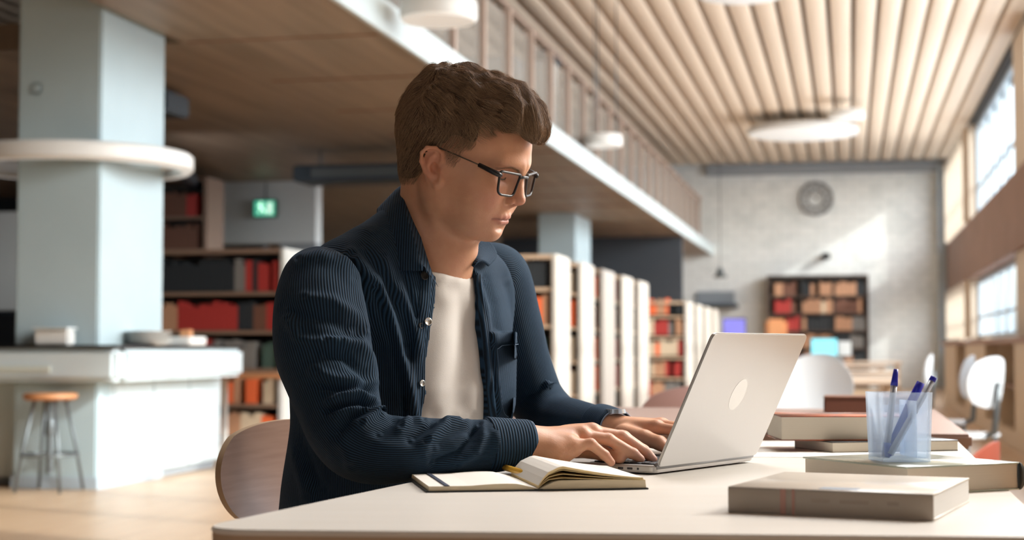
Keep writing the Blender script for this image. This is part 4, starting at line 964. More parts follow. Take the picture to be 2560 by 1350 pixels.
def trunk(P, g):       # grown by g
    Q = tq(P); Q = Q * np.array([1 / .70, 1, 1], f4)
    def q(p): v = tt(p); return np.array([v[0] / .70, v[1], v[2]])
    d = cone(Q, q(HIP), q(WST), .190 + g, .185 + g)
    d = smin(d, cone(Q, q(WST), q(CHS), .185 + g, .192 + g), .05)
    d = smin(d, cone(Q, q(CHS), q((SHR + SHL) / 2 + np.array([0, 0, -.055])), .185 + g, .135 + g), .05)
    d = d * .8
    a, b = SHR + L3 * .045 + np.array([0, 0, -.012]), SHL - L3 * .045 + np.array([0, 0, -.012])
    d = smin(d, cone(P, a, b, .056 + g, .056 + g), .06)
    nb = NB_ + np.array([0, 0, .022]) - F3 * .014
    d = smin(d, cone(P, a + L3 * .02 + np.array([0, 0, .018]), nb, .034 + g, .050 + g), .05)
    d = smin(d, cone(P, b - L3 * .02 + np.array([0, 0, .018]), nb, .034 + g, .050 + g), .05)
    return d
def bodyskin(P):
    d = trunk(P, -.026)
    d = smin(d, chain(P, sp_r[2:9] + [WRR], [.040, .040, .038, .034, .028, .026, .026, .024], .01), .02)
    d = smin(d, chain(P, sp_l[1:8] + [WRL], [.038, .038, .036, .032, .028, .026, .026, .024], .01), .02)
    a, b = neck_pts(); d = smin(d, cone(P, a + (b - a) * .6, b, .055, .058), .03)
    return d
VB, FB = nets(bodyskin, (-.47, 2.0, .40), (.30, 2.95, 1.13), .006); lg('body')
Vs = np.concatenate([VHc, VR, VL, VB]); Fs = np.concatenate([FH, FR + len(VHc), FL + len(VHc) + len(VR), FB + len(VHc) + len(VR) + len(VL)])
tmp = link('tmp', mesh('tmp', Vs, Fs)); md = tmp.modifiers.new('r', 'REMESH'); md.mode = 'VOXEL'; md.voxel_size = .00142; md.adaptivity = 0
dg = bpy.context.evaluated_depsgraph_get(); me = bpy.data.meshes.new_from_object(tmp.evaluated_get(dg)); bpy.data.objects.remove(tmp)
nv = len(me.vertices); V = np.empty(nv * 3); me.vertices.foreach_get('co', V); V = V.reshape(-1, 3)
nf = len(me.polygons); Fq = np.empty(len(me.loops), np.int32); me.loops.foreach_get('vertex_index', Fq); ls = np.empty(nf, np.int32); me.polygons.foreach_get('loop_total', ls)
lg('remesh %d verts %s' % (nv, set(ls.tolist())))
bpy.data.meshes.remove(me); Fq = Fq.reshape(-1, 4) if set(ls.tolist()) == {4} else None
V = smooth_mesh(V, Fq, 2)
# skin tint: lips, ears, cheeks, knuckles, brows
Hh = c2h(V); tint = np.tile(np.array([.63, .345, .215]), (nv, 1))
def mixc(w, c): global tint; tint = tint * (1 - w[:, None]) + np.array(c) * w[:, None]
def gs(p, c, r): return np.exp(-((((p - np.array(c)) / np.array(r)) ** 2).sum(1)))
Ha = Hh.copy(); Ha[:, 1] = abs(Ha[:, 1])
mixc(.6 * gs(Ha, (.085, .045, -.02), (.03, .02, .02)), (.60, .26, .18))
mixc(.7 * gs(Ha, (.114, 0, -.014), (.012, .014, .012)), (.62, .28, .20))
mixc(.75 * gs(Ha, (-.01, .085, 0), (.025, .018, .035)), (.60, .25, .16))
lipw = np.clip(gs(Ha, (.099, 0, -.0462), (.016, .021, .0038)) * 1.2 + gs(Ha, (.096, 0, -.0555), (.016, .019, .0048)) * 1.3 + .6 * gs(Ha, (.088, .020, -.0512), (.010, .008, .004)), 0, 1)
mixc(lipw * .8, (.50, .20, .17))
ld = np.full(nv, 1.0); near_ = (Ha[:, 0] > .06) & (abs(Ha[:, 2] + .051) < .012); ld[near_] = chain(Ha[near_].astype(f4), LIPX[2], [.0001] * 4, .0001); mixc(.75 * np.exp(-(ld / .0016) ** 2), (.26, .10, .085))  # shade of the crease between the lips painted into the tint
mixc(.5 * gs(Ha, (.087, .031, .0175), (.012, .016, .010)), (.47, .23, .17))
beard = np.clip(gs(Ha, (.06, .03, -.075), (.05, .05, .032)), 0, 1) * .22; mixc(beard, (.36, .25, .19))
for m_ in rm + lm: mixc(.35 * gs(V, m_, (.012,) * 3), (.62, .26, .18))
for f_ in rf + lf:
    for p_ in f_[0][:2]: mixc(.35 * gs(V, p_, (.009,) * 3), (.62, .26, .18))
    mixc(.4 * gs(V, f_[0][2], (.009,) * 3), (.64, .30, .22))
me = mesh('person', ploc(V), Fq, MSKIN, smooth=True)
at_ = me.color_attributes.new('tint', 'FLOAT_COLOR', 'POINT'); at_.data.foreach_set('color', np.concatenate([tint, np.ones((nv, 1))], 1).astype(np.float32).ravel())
person = link('person', me, None, c2w(PO), (0, 0, PSI), label='man in glasses and a navy corduroy overshirt typing on the laptop, head bent down', cat='person')
lg('person')
# eyes
ME_W = mat('eye_white', (.75, .72, .70), .2); ME_L = mat('lash_dark', (.05, .03, .025), .6)
for s in (-1, 1):
    bm = bmesh.new(); bmesh.ops.create_uvsphere(bm, u_segments=24, v_segments=16, radius=.0122); me = bm_mesh('eye', bm, ME_W, True)
    c = h2c([.0748, s * .0310, .0172]); link('eye', me, person, ploc(c))
    pts = [h2c([x, s * y, z]) for x, y, z in ((.0885, .021, .0145), (.0898, .0265, .0122), (.0888, .0325, .0118), (.0845, .0395, .0130), (.0765, .0450, .0158))]
    tube('eyelashes', ploc(pts), [.0005, .0009, .0011, .0011, .0007], ME_L, person, 8)
    
# ------------------------------------------------------------ glasses
MGF = mat('glasses_black_acetate', (.010, .010, .012), .35); MGHL = mat('glasses_painted_highlight', (.085, .09, .095), .4); MGW = mat('temple_wire', (.12, .09, .07), .3, metal=.8)  # the grey is a highlight painted on the black frame's top rim and bridge
MLENS = glass_pane('spectacle_lens', (.97, .93, .95))
gl = empty('glasses', (0, 0, 0)); gl.parent = person; gl['label'] = 'rectangular black glasses with a grey highlight painted on the front rim'
# a part carrying its own pieces: the rim is its mesh, lenses and temples are sub-parts
bpy.data.objects.remove(gl)
def lens_pts(s):
    w, h = .0250, .0180
    P_ = rounded([(-w * .62, -h), (w * .86, -h * .97), (w, h), (-w * 1.02, h * .90)], [.0085, .0105, .0050, .0060], 8)
    return np.array([[.1085 - 2.9 * (.0365 + y) ** 2 - .10 * z, s * (.0365 + y), .0095 + z] for y, z in P_])
V_, F_, fm_ = [], [], []
def addt(P_, r, n_, m_, closed):
    a, b = tube_arrays(h2c(P_), r, n_, closed=closed); o = sum(len(x) for x in V_); V_.append(a)
    for q in b: F_.append(tuple(i + o for i in q)); fm_.append(m_)
for s in (-1, 1):
    P_ = lens_pts(s); addt(P_, .0019, 8, 0, True)
    up_ = P_[[i for i in range(len(P_)) if P_[i, 2] > .0095 + .012]]; up_ = up_[np.argsort(up_[:, 1])]; addt(up_ + np.array([.0013, 0, .0004]), .00165, 8, 1, False)
br_ = [(.1075, -.0125, .0215), (.1100, -.006, .0228), (.1108, 0, .0232), (.1100, .006, .0228), (.1075, .0125, .0215)]
addt(np.array(br_), .0023, 10, 1, False)
gl = link('glasses', mesh('glasses', ploc(np.concatenate(V_)), F_, [MGF, MGHL], smooth=True, fm=fm_), person); gl['label'] = 'rectangular black glasses with a grey front rim'
for s in (-1, 1):
    P_ = lens_pts(s); c = P_.mean(0); n_ = len(P_); me = mesh('lens', ploc(h2c(np.concatenate([P_, [c + np.array([.0012, 0, 0])]]))), [(i, (i + 1) % n_, n_) for i in range(n_)], MLENS, smooth=True); link('lens', me, gl)
    tube('temple', ploc(h2c([(.1000, s * .0610, .0215), (.0960, s * .0660, .0225), (.088, s * .0695, .0235), (.063, s * .0720, .0262)])), [.0026, .0042, .0040, .0032], MGF, gl, 10)
    tube('temple_wire', ploc(h2c([(.067, s * .0718, .0260), (.03, s * .0755, .0282), (-.010, s * .0785, .0300), (-.022, s * .080, .024), (-.032, s * .078, .006)])), .0010, MGW, gl, 8)
lg('glasses')

# ------------------------------------------------------------ hair
def poly2(X, Z, pts):
    pts = np.array(pts, f4); d = np.full(X.shape, 1e9, f4); s = np.ones(X.shape, f4); n_ = len(pts)
    for i in range(n_):
        a = pts[i]; b = pts[i - 1]; e = b - a; wx, wz = X - a[0], Z - a[1]
        t = np.clip((wx * e[0] + wz * e[1]) / (e @ e), 0, 1); d = np.minimum(d, (wx - e[0] * t) ** 2 + (wz - e[1] * t) ** 2)
        c1 = Z >= a[1]; c2 = Z < b[1]; c3 = e[0] * wz > e[1] * wx
        fl = (c1 & c2 & c3) | (~c1 & ~c2 & ~c3); s = np.where(fl, -s, s)
    return s * np.sqrt(d)
HREG = [(-.140, -.078), (-.080, -.080), (-.052, -.078), (-.030, -.036), (-.022, .004), (-.016, .032), (-.004, .036), (.006, .016), (.012, .000), (.024, -.001), (.032, .020), (.048, .043), (.045, .066), (.039, .086), (.060, .096), (.086, .092), (.100, .085), (.150, .080), (.170, .2), (-.17, .2)]
def hair_vol(H):
    d = ell(H, (-.028, 0, .052), (.103, .0825, .092)); B_ = H.copy(); B_[:, 1] = np.abs(B_[:, 1])
    d = smin(d, ell(B_, (.026, .0600, .066), (.034, .0165, .036)), .012); d = smin(d, ell(B_, (.015, .0680, .020), (.018, .0115, .026)), .008)
    d = smin(d, ell(H, (-.042, 0, -.012), (.062, .064, .066)), .02)
    d = smin(d, ell(H, (-.036, -.004, .104), (.068, .066, .050)), .03)
    d = smin(d, ell(H, (.034, -.004, .114), (.066, .058, .043)), .025)
    d = smin(d, ell(H, (.080, -.004, .106), (.034, .050, .028), rot('Y', 25)), .02)
    d = smin(d, ell(H, (.106, -.008, .098), (.017, .032, .015), rot('Y', 35)), .012)
    w = (.0030 * np.sin(H[:, 1] * 190 + H[:, 0] * 50 + 1.3 * np.sin(H[:, 0] * 75)) + .0024 * np.sin(H[:, 0] * 130 - H[:, 1] * 90 + 2 * np.sin(H[:, 1] * 60))) * np.clip((H[:, 2] - .06) / .04, 0, 1)
    return d - w
def hair_cap(H): return smax(hair_vol(H) + .0035, poly2(H[:, 0], H[:, 2], HREG), .004)
VC, FC = nets(hair_cap, (-.14, -.11, -.09), (.16, .11, .17), .0024); VC = smooth_mesh(VC, FC, 2)
MHAIRB = mat('hair_brown_under', (.070, .040, .024), .7, bump=dict(scale=300, str=.5, dist=.004))
hair = link('hair', mesh('hair', ploc(h2c(VC)), FC, MHAIRB, smooth=True), person); hair['label'] = 'wavy brown hair swept forward'
def hgrad(fn, P, e=.0012):
    g = np.stack([fn((P + np.eye(3)[i] * e).astype(f4)) - fn((P - np.eye(3)[i] * e).astype(f4)) for i in range(3)], 1); return g / (np.linalg.norm(g, axis=1)[:, None] + 1e-9)
NS, NP = 42000, 13
tri = VC[FC]; ar = np.linalg.norm(np.cross(tri[:, 1] - tri[:, 0], tri[:, 3] - tri[:, 0]), axis=1)
cen = tri.mean(1); ar *= 1 + 1.2 * np.clip((cen[:, 2] - .06) / .05, 0, 1) + .8 * np.clip((cen[:, 0] - .05) / .05, 0, 1)
gsd = hgrad(hair_vol, cen); okf = hair_vol(cen.astype(f4)) > -.0065; ar = ar * okf
fi = rng.choice(len(FC), NS, p=ar / ar.sum()); uv = rng.random((NS, 2))
root = tri[fi, 0] + uv[:, :1] * (tri[fi, 1] - tri[fi, 0]) + uv[:, 1:] * (tri[fi, 3] - tri[fi, 0])
top = np.clip((root[:, 2] - .055) / .045, 0, 1); top = top * top * (3 - 2 * top)
frn = np.clip((root[:, 0] - .02) / .06, 0, 1)
Lh = (.018 + .026 * top + .010 * frn * top) * rng.uniform(.7, 1.25, NS); Lh *= np.where(root[:, 2] < 0, .65, 1.0)
Lh *= np.where((root[:, 0] > 0) & (root[:, 2] < .045), .45, 1.0)
def flow(p, top, ph):
    sd = np.sign(p[:, 1] + .004)
    d_side = np.stack([-.35 + .0 * ph, 0 * ph, -1 + 0 * ph], 1)
    a = .55 * np.sin(p[:, 0] * 60 + p[:, 1] * 40 + ph) + .15
    d_top = np.stack([np.cos(a) * 1.0, np.sin(a) * .8 - .15, -.12 - 1.1 * np.clip((p[:, 0] - .085) / .04, 0, 1)], 1)
    fr = np.clip((-.045 - p[:, 0]) / .04, 0, 1)[:, None]          # behind the whorl hair falls backwards
    d_back = np.stack([-.8 + 0 * ph, .1 * np.sin(ph * 3), -.7 + 0 * ph], 1)
    t = top[:, None]; return (d_top * (1 - fr) + d_back * fr) * t + d_side * (1 - t)
cl = rng.integers(0, 380, NS); cph = rng.uniform(-.8, .8, 380)
# clump index by nearest seed
seeds = root[rng.choice(NS, 380, replace=False)]
for s_ in range(0, NS, 4000):
    cl[s_:s_ + 4000] = ((root[s_:s_ + 4000, None, :] - seeds[None]) ** 2).sum(-1).argmin(1)
ph = cph[cl] * 1.6 + rng.normal(0, .16, NS); lift0 = rng.uniform(-.002, .006, NS) * (.3 + .7 * top) + np.where(rng.random(NS) < .05, rng.uniform(.002, .010, NS), 0) * (.15 + .85 * top)
P_ = root.copy(); pts = [P_.copy()]; step = Lh / (NP - 1)
for k in range(1, NP):
    n_ = hgrad(hair_vol, P_); d_ = flow(P_, top, ph); d_ += .10 * rng.normal(size=3)
    d_ -= (d_ * n_).sum(1)[:, None] * n_; d_ /= np.linalg.norm(d_, axis=1)[:, None] + 1e-9
    P_ = P_ + d_ * step[:, None]; tgt = lift0 * (k / NP) ** .7 + .0012 * np.sin(k * .9 + cph[cl] * 20) * top
    sdv = hair_vol(P_.astype(f4)); P_ = P_ + n_ * ((tgt - sdv) * .5)[:, None]
    # pull towards the clump's line
    pts.append(P_.copy())
G = np.stack(pts, 1)                                   # NS, NP, 3
cm = np.zeros((380, NP, 3)); cn = np.bincount(cl, minlength=380)
for k in range(NP):
    for a_ in range(3): cm[:, k, a_] = np.bincount(cl, G[:, k, a_] - G[:, 0, a_], 380) / np.maximum(cn, 1)
wcl = (np.linspace(0, 1, NP) ** 1.3 * .72)[None, :, None] * (.25 + .75 * top)[:, None, None]
G = G * (1 - wcl) + (seeds[cl][:, None, :] * .55 + G[:, :1] * .45 + cm[cl]) * wcl
lg('hair traced')
def hair_curves(name, G, r0, r1, m, parent):
    hc = bpy.data.hair_curves.new(name); n_, k_ = G.shape[:2]; hc.add_curves([k_] * n_)
    Pw = ploc(h2c(G.reshape(-1, 3))).astype(np.float32)
    a = hc.attributes.get('position') or hc.attributes.new('position', 'FLOAT_VECTOR', 'POINT'); a.data.foreach_set('vector', Pw.ravel())
    ra = hc.attributes.get('radius') or hc.attributes.new('radius', 'FLOAT', 'POINT'); ra.data.foreach_set('value', np.tile(np.linspace(r0, r1, k_), n_).astype(np.float32))
    hc.materials.append(m); o = bpy.data.objects.new(name, hc); col.objects.link(o); o.parent = parent; return o
MHAIR = mat('hair_brown', (.155, .088, .048), .42, spec=.45)
nt_ = MHAIR.node_tree; hi_ = nt_.nodes.new('ShaderNodeHairInfo'); rr__ = nt_.nodes.new('ShaderNodeValToRGB'); rr__.color_ramp.elements[0].color = (.085, .048, .027, 1); rr__.color_ramp.elements[1].color = (.46, .30, .175, 1)
nt_.links.new(hi_.outputs['Random'], rr__.inputs[0]); nt_.links.new(rr__.outputs[0], nt_.nodes['Principled BSDF'].inputs['Base Color'])
st = hair_curves('hair_strands', G, .00016, .00006, MHAIR, hair); st['kind'] = 'stuff'
# eyebrows
NBW = 300; t_ = rng.random(NBW); sgn = rng.choice([-1, 1], NBW)
bx_ = np.interp(t_, [0, .5, 1], [.1035, .0985, .080]); by_ = np.interp(t_, [0, .5, 1], [.010, .028, .046]); bz_ = np.interp(t_, [0, .5, 1], [.030, .0345, .031]) + rng.normal(0, .0016, NBW)
rb = np.stack([bx_, by_ * sgn, bz_], 1)
for _ in range(4): sdv = head_sdf(rb.astype(f4)); rb = rb - hgrad(head_sdf, rb) * sdv[:, None]
dr = np.stack([-.35 * np.ones(NBW), sgn * 1.0, .35 - t_ * .7], 1); nn = hgrad(head_sdf, rb); dr -= (dr * nn).sum(1)[:, None] * nn
GB = rb[:, None, :] + (np.linspace(0, 1, 5)[None, :, None] * dr[:, None, :]) * .0055 + nn[:, None, :] * .0005
eb = hair_curves('eyebrows', GB, .00010, .00004, MHAIR, person); eb['kind'] = 'stuff'
lg('hair done')
# ------------------------------------------------------------ clothes
def proj(V):
    V = np.asarray(V); z = V[:, 2] - CAMH; yf = V[:, 1] * cos(TH) + z * sin(TH); zf = -V[:, 1] * sin(TH) + z * cos(TH)
    return np.stack([1280 + FPX * V[:, 0] / yf, 675 - FPX * zf / yf], 1)
def seg_dist(Q, line):
    d = np.full(len(Q), 1e9); line = np.asarray(line, float)
    for a, b in zip(line[:-1], line[1:]):
        e = b - a; t = np.clip(((Q - a) @ e) / (e @ e), 0, 1); d = np.minimum(d, np.hypot(*(Q - a - t[:, None] * e).T))
    return d
def vnormals(V, F):
    n = np.cross(V[F[:, 2]] - V[F[:, 0]], V[F[:, 3]] - V[F[:, 1]]); out = np.zeros_like(V)
    for k in range(4):
        for a in range(3): out[:, a] += np.bincount(F[:, k], n[:, a], len(V))
    return out / (np.linalg.norm(out, axis=1)[:, None] + 1e-12)
def apply_folds(V, F, folds):        # folds: (polyline seen from the front, width px, height m), shaped on the cloth that faces there
    N = vnormals(V, F); Q = proj(V); view = V - np.array([0, 0, CAMH]); view /= np.linalg.norm(view, axis=1)[:, None]
    fac = np.clip(-(N * view).sum(1) * 2.2, 0, 1); h = np.zeros(len(V))
    for line, w, a in folds:
        L_ = np.asarray(line, float); w = w * 1.3; a = a * 1.25; u = seg_dist(Q, L_) / w; g = np.exp(-u * u)
        # taper towards both ends
        d0 = np.hypot(*(Q - L_[0]).T); d1 = np.hypot(*(Q - L_[-1]).T); g *= np.clip(np.minimum(d0, d1) / (w * 1.3) + .25, 0, 1)
        h += a * g
    return V + N * (h * fac)[:, None]
def vnoise(P, s, seed=0):
    r = np.random.default_rng(seed); out = np.zeros(len(P))
    for _ in range(9):
        k = r.normal(size=3); k /= np.linalg.norm(k); out += np.sin(P @ k * s * r.uniform(.6, 1.7) + r.uniform(0, 6.28)) / 3
    return out
def cord_mat(name, per):         # corduroy: 'wale' carries the cloth coordinate across the ribs in metres
    m = bpy.data.materials.new(name); m.use_nodes = True; nt = m.node_tree; N = nt.nodes; L = nt.links; b = N['Principled BSDF']
    a = N.new('ShaderNodeAttribute'); a.attribute_name = 'wale'
    tc = N.new('ShaderNodeTexCoord'); nz = N.new('ShaderNodeTexNoise'); nz.inputs['Scale'].default_value = 60; nz.inputs['Detail'].default_value = 3; L.new(tc.outputs['Object'], nz.inputs['Vector'])
    ml = N.new('ShaderNodeMath'); ml.operation = 'MULTIPLY'; ml.inputs[1].default_value = 2 * pi / per; L.new(a.outputs['Fac'], ml.inputs[0])
    jn = N.new('ShaderNodeMath'); jn.operation = 'MULTIPLY'; jn.inputs[1].default_value = .7; L.new(nz.outputs['Fac'], jn.inputs[0])
    ad = N.new('ShaderNodeMath'); ad.operation = 'ADD'; L.new(ml.outputs[0], ad.inputs[0]); L.new(jn.outputs[0], ad.inputs[1])
    si = N.new('ShaderNodeMath'); si.operation = 'SINE'; L.new(ad.outputs[0], si.inputs[0])
    mr = N.new('ShaderNodeMapRange'); mr.inputs['From Min'].default_value = -1; mr.inputs['From Max'].default_value = 1; L.new(si.outputs[0], mr.inputs['Value'])
    cr = N.new('ShaderNodeValToRGB'); cr.color_ramp.elements[0].position = .10; cr.color_ramp.elements[1].position = .75
    cr.color_ramp.elements[0].color = (.0035, .0100, .0190, 1); cr.color_ramp.elements[1].color = (.0165, .048, .092, 1); L.new(mr.outputs[0], cr.inputs[0])
    n3 = N.new('ShaderNodeTexNoise'); n3.inputs['Scale'].default_value = 9; n3.inputs['Detail'].default_value = 6; L.new(tc.outputs['Object'], n3.inputs['Vector'])
    r3 = N.new('ShaderNodeValToRGB'); r3.color_ramp.elements[0].position = .3; r3.color_ramp.elements[1].position = .75; r3.color_ramp.elements[0].color = (.8, .8, .82, 1); r3.color_ramp.elements[1].color = (1.25, 1.22, 1.18, 1); L.new(n3.outputs['Fac'], r3.inputs[0])
    mx = N.new('ShaderNodeMixRGB'); mx.blend_type = 'MULTIPLY'; mx.inputs[0].default_value = 1; L.new(cr.outputs[0], mx.inputs[1]); L.new(r3.outputs[0], mx.inputs[2]); L.new(mx.outputs[0], b.inputs['Base Color'])
    b.inputs['Roughness'].default_value = .85; b.inputs['Specular IOR Level'].default_value = .25
    b.inputs['Sheen Weight'].default_value = .10; b.inputs['Sheen Roughness'].default_value = .35; b.inputs['Sheen Tint'].default_value = (.35, .55, .85, 1)
    bp = N.new('ShaderNodeBump'); bp.inputs['Strength'].default_value = .75; bp.inputs['Distance'].default_value = .0012; L.new(mr.outputs[0], bp.inputs['Height']); L.new(bp.outputs[0], b.inputs['Normal'])
    return m
MCORD = cord_mat('navy_corduroy', .0037); MLIN = mat('cuff_lining_blue', (.25, .32, .42), .8); MTHREAD = mat('blue_stitching', (.09, .14, .22), .8)
MTEE = mat('white_jersey', (.66, .63, .59), .8, sheen=.2, bump=dict(scale=500, str=.15, dist=.002, stretch=(1, 1, 3)))
def wale_attr(me, w): a = me.attributes.new('wale', 'FLOAT', 'POINT'); a.data.foreach_set('value', np.asarray(w, np.float32))
def cloth(name, V, F, m, parent, wale=None, **k):
    me = mesh(name, ploc(V), F, m, smooth=True)
    if wale is not None and len(me.vertices) == len(V): wale_attr(me, wale)
    return link(name, me, parent, **k)

# front opening, in the torso frame: lateral position of both placket edges against height
def lat(px, py, d):
    ds = np.linspace(2.1, 2.75, 400); v = trunk(np.array([at(px, py, q) for q in ds], f4), .006); i = np.argmax(v < 0)
    return tt(at(px, py, ds[i] if (v < 0).any() else d))
_near = [lat(1005, 500, 2.45), lat(1018, 545, 2.42), lat(1032, 592, 2.40), lat(1047, 640, 2.39), lat(1064, 674, 2.39), lat(1086, 692, 2.39), lat(1072, 820, 2.385), lat(1060, 900, 2.385), lat(1047, 1045, 2.385), lat(1040, 1200, 2.385)]
_far = [lat(1163, 640, 2.45), lat(1185, 690, 2.455), lat(1200, 820, 2.46), lat(1213, 930, 2.46), lat(1226, 1045, 2.46), lat(1235, 1200, 2.46)]
def edge(tab, z): t = np.array(tab)[::-1]; return np.interp(z, t[:, 2], t[:, 1])
def jacket_sdf(P):
    d = trunk(P, .012); Q = tq(P); l, z, f = Q[:, 1], Q[:, 2], Q[:, 0]
    # neck hole
    a, b = neck_pts(); d = smax(d, -cone(P, a, NB_ + np.array([0, 0, .0]), .064, .068), .008)
    op = np.maximum(edge(_near, z) - l, l - edge(_far, z)); op = np.maximum(op, -f)
    inner = trunk(P, -.024)
    cut = np.maximum(op, -inner)                # region in front of the inner surface between the edges
    d = smax(d, -cut, .003)
    d = np.maximum(d, -(P[:, 2] - .44))
    return d
VJ, FJ = nets(jacket_sdf, (-.50, 2.05, .42), (.20, 2.95, 1.16), .0036); VJ = smooth_mesh(VJ, FJ, 3); lg('jacket %d' % len(VJ))
JF = [ # folds of the front and shoulder
    ([(880, 640), (925, 700), (960, 790), (985, 880), (1012, 1000)], 14, .010), ([(905, 620), (960, 690), (1000, 780), (1020, 880)], 12, -.006),
    ([(1000, 720), (1030, 790), (1045, 880)], 9, .004), ([(930, 720), (975, 850), (1000, 960), (1020, 1040)], 8, -.007), ([(945, 700), (990, 830), (1018, 940), (1032, 1040)], 9, .006),
    ([(1010, 680), (1025, 740), (1042, 800)], 7, -.004), ([(800, 570), (850, 575), (900, 570), (930, 575)], 9, .004), ([(960, 640), (1000, 760), (1010, 860)], 8, .003),
    ([(1215, 700), (1235, 760), (1245, 830)], 8, -.006), ([(1195, 690), (1215, 780), (1222, 860)], 6, .004), ([(1255, 640), (1290, 720), (1308, 800)], 10, .004), ([(1270, 700), (1290, 790), (1300, 830)], 12, -.006),
    ([(684, 900), (690, 1000), (688, 1120), (684, 1240)], 12, .003), ([(720, 1010), (760, 1130), (800, 1230)], 14, -.006), ([(700, 1000), (735, 1120), (770, 1240)], 12, .005)]
NJ = vnormals(VJ, FJ); VJ = VJ + NJ * (vnoise(VJ, 20, 3) * .0016)[:, None]; VJ = apply_folds(VJ, FJ, JF)
QJ = (VJ - CHS) @ BR
wan = np.arctan2(QJ[:, 1], QJ[:, 0] / .7) * .2; wt_ = np.clip((QJ[:, 2] - .02) / .06, 0, 1); wt_ = np.where(QJ[:, 0] > 0, 1 - (1 - wt_) * np.clip((abs(QJ[:, 1]) - .08) / .05, 0, 1), wt_); WJ = wan * (1 - wt_) + QJ[:, 1] * wt_
jk = cloth('jacket', VJ, FJ, MCORD, person, WJ); jk['label'] = 'navy corduroy overshirt worn open'
def shirt_sdf(P):
    d = trunk(P, -.0145); a, b = neck_pts()
    d = smin(d, cone(P, b + np.array([0, 0, .02]), b + np.array([0, 0, -.06]) - F3 * .015, .064, .0765), .03)
    # neckline plane, higher at the back
    n = np.array([.30 * F3[0], .30 * F3[1], .95]); p0 = at(1105, 683, 2.42); d = smax(d, (P @ n.astype(f4) - float(n @ p0)), .006)
    return np.maximum(d, -(P[:, 2] - .46))
VT, FT = nets(shirt_sdf, (-.45, 2.10, .44), (.15, 2.90, 1.13), .006); VT = smooth_mesh(VT, FT, 2)
VT = apply_folds(VT, FT, [([(1120, 720), (1105, 850), (1080, 1040)], 26, .004), ([(1150, 700), (1160, 850), (1150, 1040)], 20, -.004), ([(1190, 760), (1185, 900), (1180, 1040)], 16, .004)])
shirt = cloth('t_shirt', VT, FT, MTEE, person); shirt['label'] = 'white crew-neck t-shirt under the overshirt'
lg('shirt')
# patches raised on the cloth: rays from the eye meet the garment
from mathutils.bvhtree import BVHTree
def bvh(V, F): return BVHTree.FromPolygons([tuple(p) for p in V], [tuple(q) for q in F.tolist()])
O_ = Vector((0, 0, CAMH))
def hit(tree, px, py, off=0.0, dflt=2.45):
    d = Vector(ray(px, py)).normalized(); loc, n, i, dist = tree.ray_cast(O_, d)
    if loc is None or dist > 3.2: return np.array(at(px, py, dflt)), -np.array(d)
    if n.dot(d) > 0: n = -n
    return np.array(loc) + np.array(n) * off, np.array(n)

# sleeves
def sleeve(pts, rads, nS, nT, folds, seed, ov=1.12, cuff=None, side=1):
    pts = np.array(pts); t = np.concatenate([[0], np.cumsum(np.linalg.norm(np.diff(pts, axis=0), axis=1))]); L_ = t[-1]; ts = np.linspace(0, L_, nS)
    c = np.stack([np.interp(ts, t, pts[:, k]) for k in range(3)], 1); r = np.interp(ts, t, rads)
    ker = np.hanning(int(nS * .16) | 1); ker /= ker.sum(); pad = len(ker) // 2
    def sm(x): return np.convolve(np.pad(x, pad, mode='reflect', reflect_type='odd'), ker, 'valid')
    c = np.stack([sm(c[:, k]) for k in range(3)], 1); r = sm(r)
    # rounded shoulder end
    s0 = ts / .05; r = r * np.where(ts < .05, np.sqrt(np.clip(1 - (1 - np.clip(s0, 0, 1)) ** 2, .02, 1)), 1)
    T = np.gradient(c, axis=0); T /= np.linalg.norm(T, axis=1)[:, None]; up = np.array([.1, 1.0, .2]); N = []; n = up - T[0] * (up @ T[0]); n /= np.linalg.norm(n)
    for i in range(nS): n = n - T[i] * (n @ T[i]); n /= np.linalg.norm(n); N.append(n)
    N = np.array(N); B = np.cross(T, N); th = np.arange(nT) * 2 * pi / nT
    dirs = np.cos(th)[None, :, None] * N[:, None] + np.sin(th)[None, :, None] * B[:, None]
    V = c[:, None] + dirs * r[:, None, None]; V = V.reshape(-1, 3)
    i, k = np.meshgrid(np.arange(nS - 1), np.arange(nT), indexing='ij'); a = i * nT + k; b = i * nT + (k + 1) % nT
    F = np.stack([a, b, b + nT, a + nT], -1).reshape(-1, 4)
    if (np.cross(V[F[5000, 2]] - V[F[5000, 0]], V[F[5000, 3]] - V[F[5000, 1]]) @ (V[F[5000, 0]] - c[F[5000, 0] // nT])) < 0: F = F[:, ::-1]
    V = V + vnormals(V, F) * (vnoise(V, 26, seed) * .0018 + vnoise(V, 70, seed + 1) * .0005)[:, None]
    V = apply_folds(V, F, folds)
    w = np.tile(np.arange(nT) / nT, nS) * .0037 * round(2 * pi * .062 / .0037)
    return V, F, w, c, r, ts
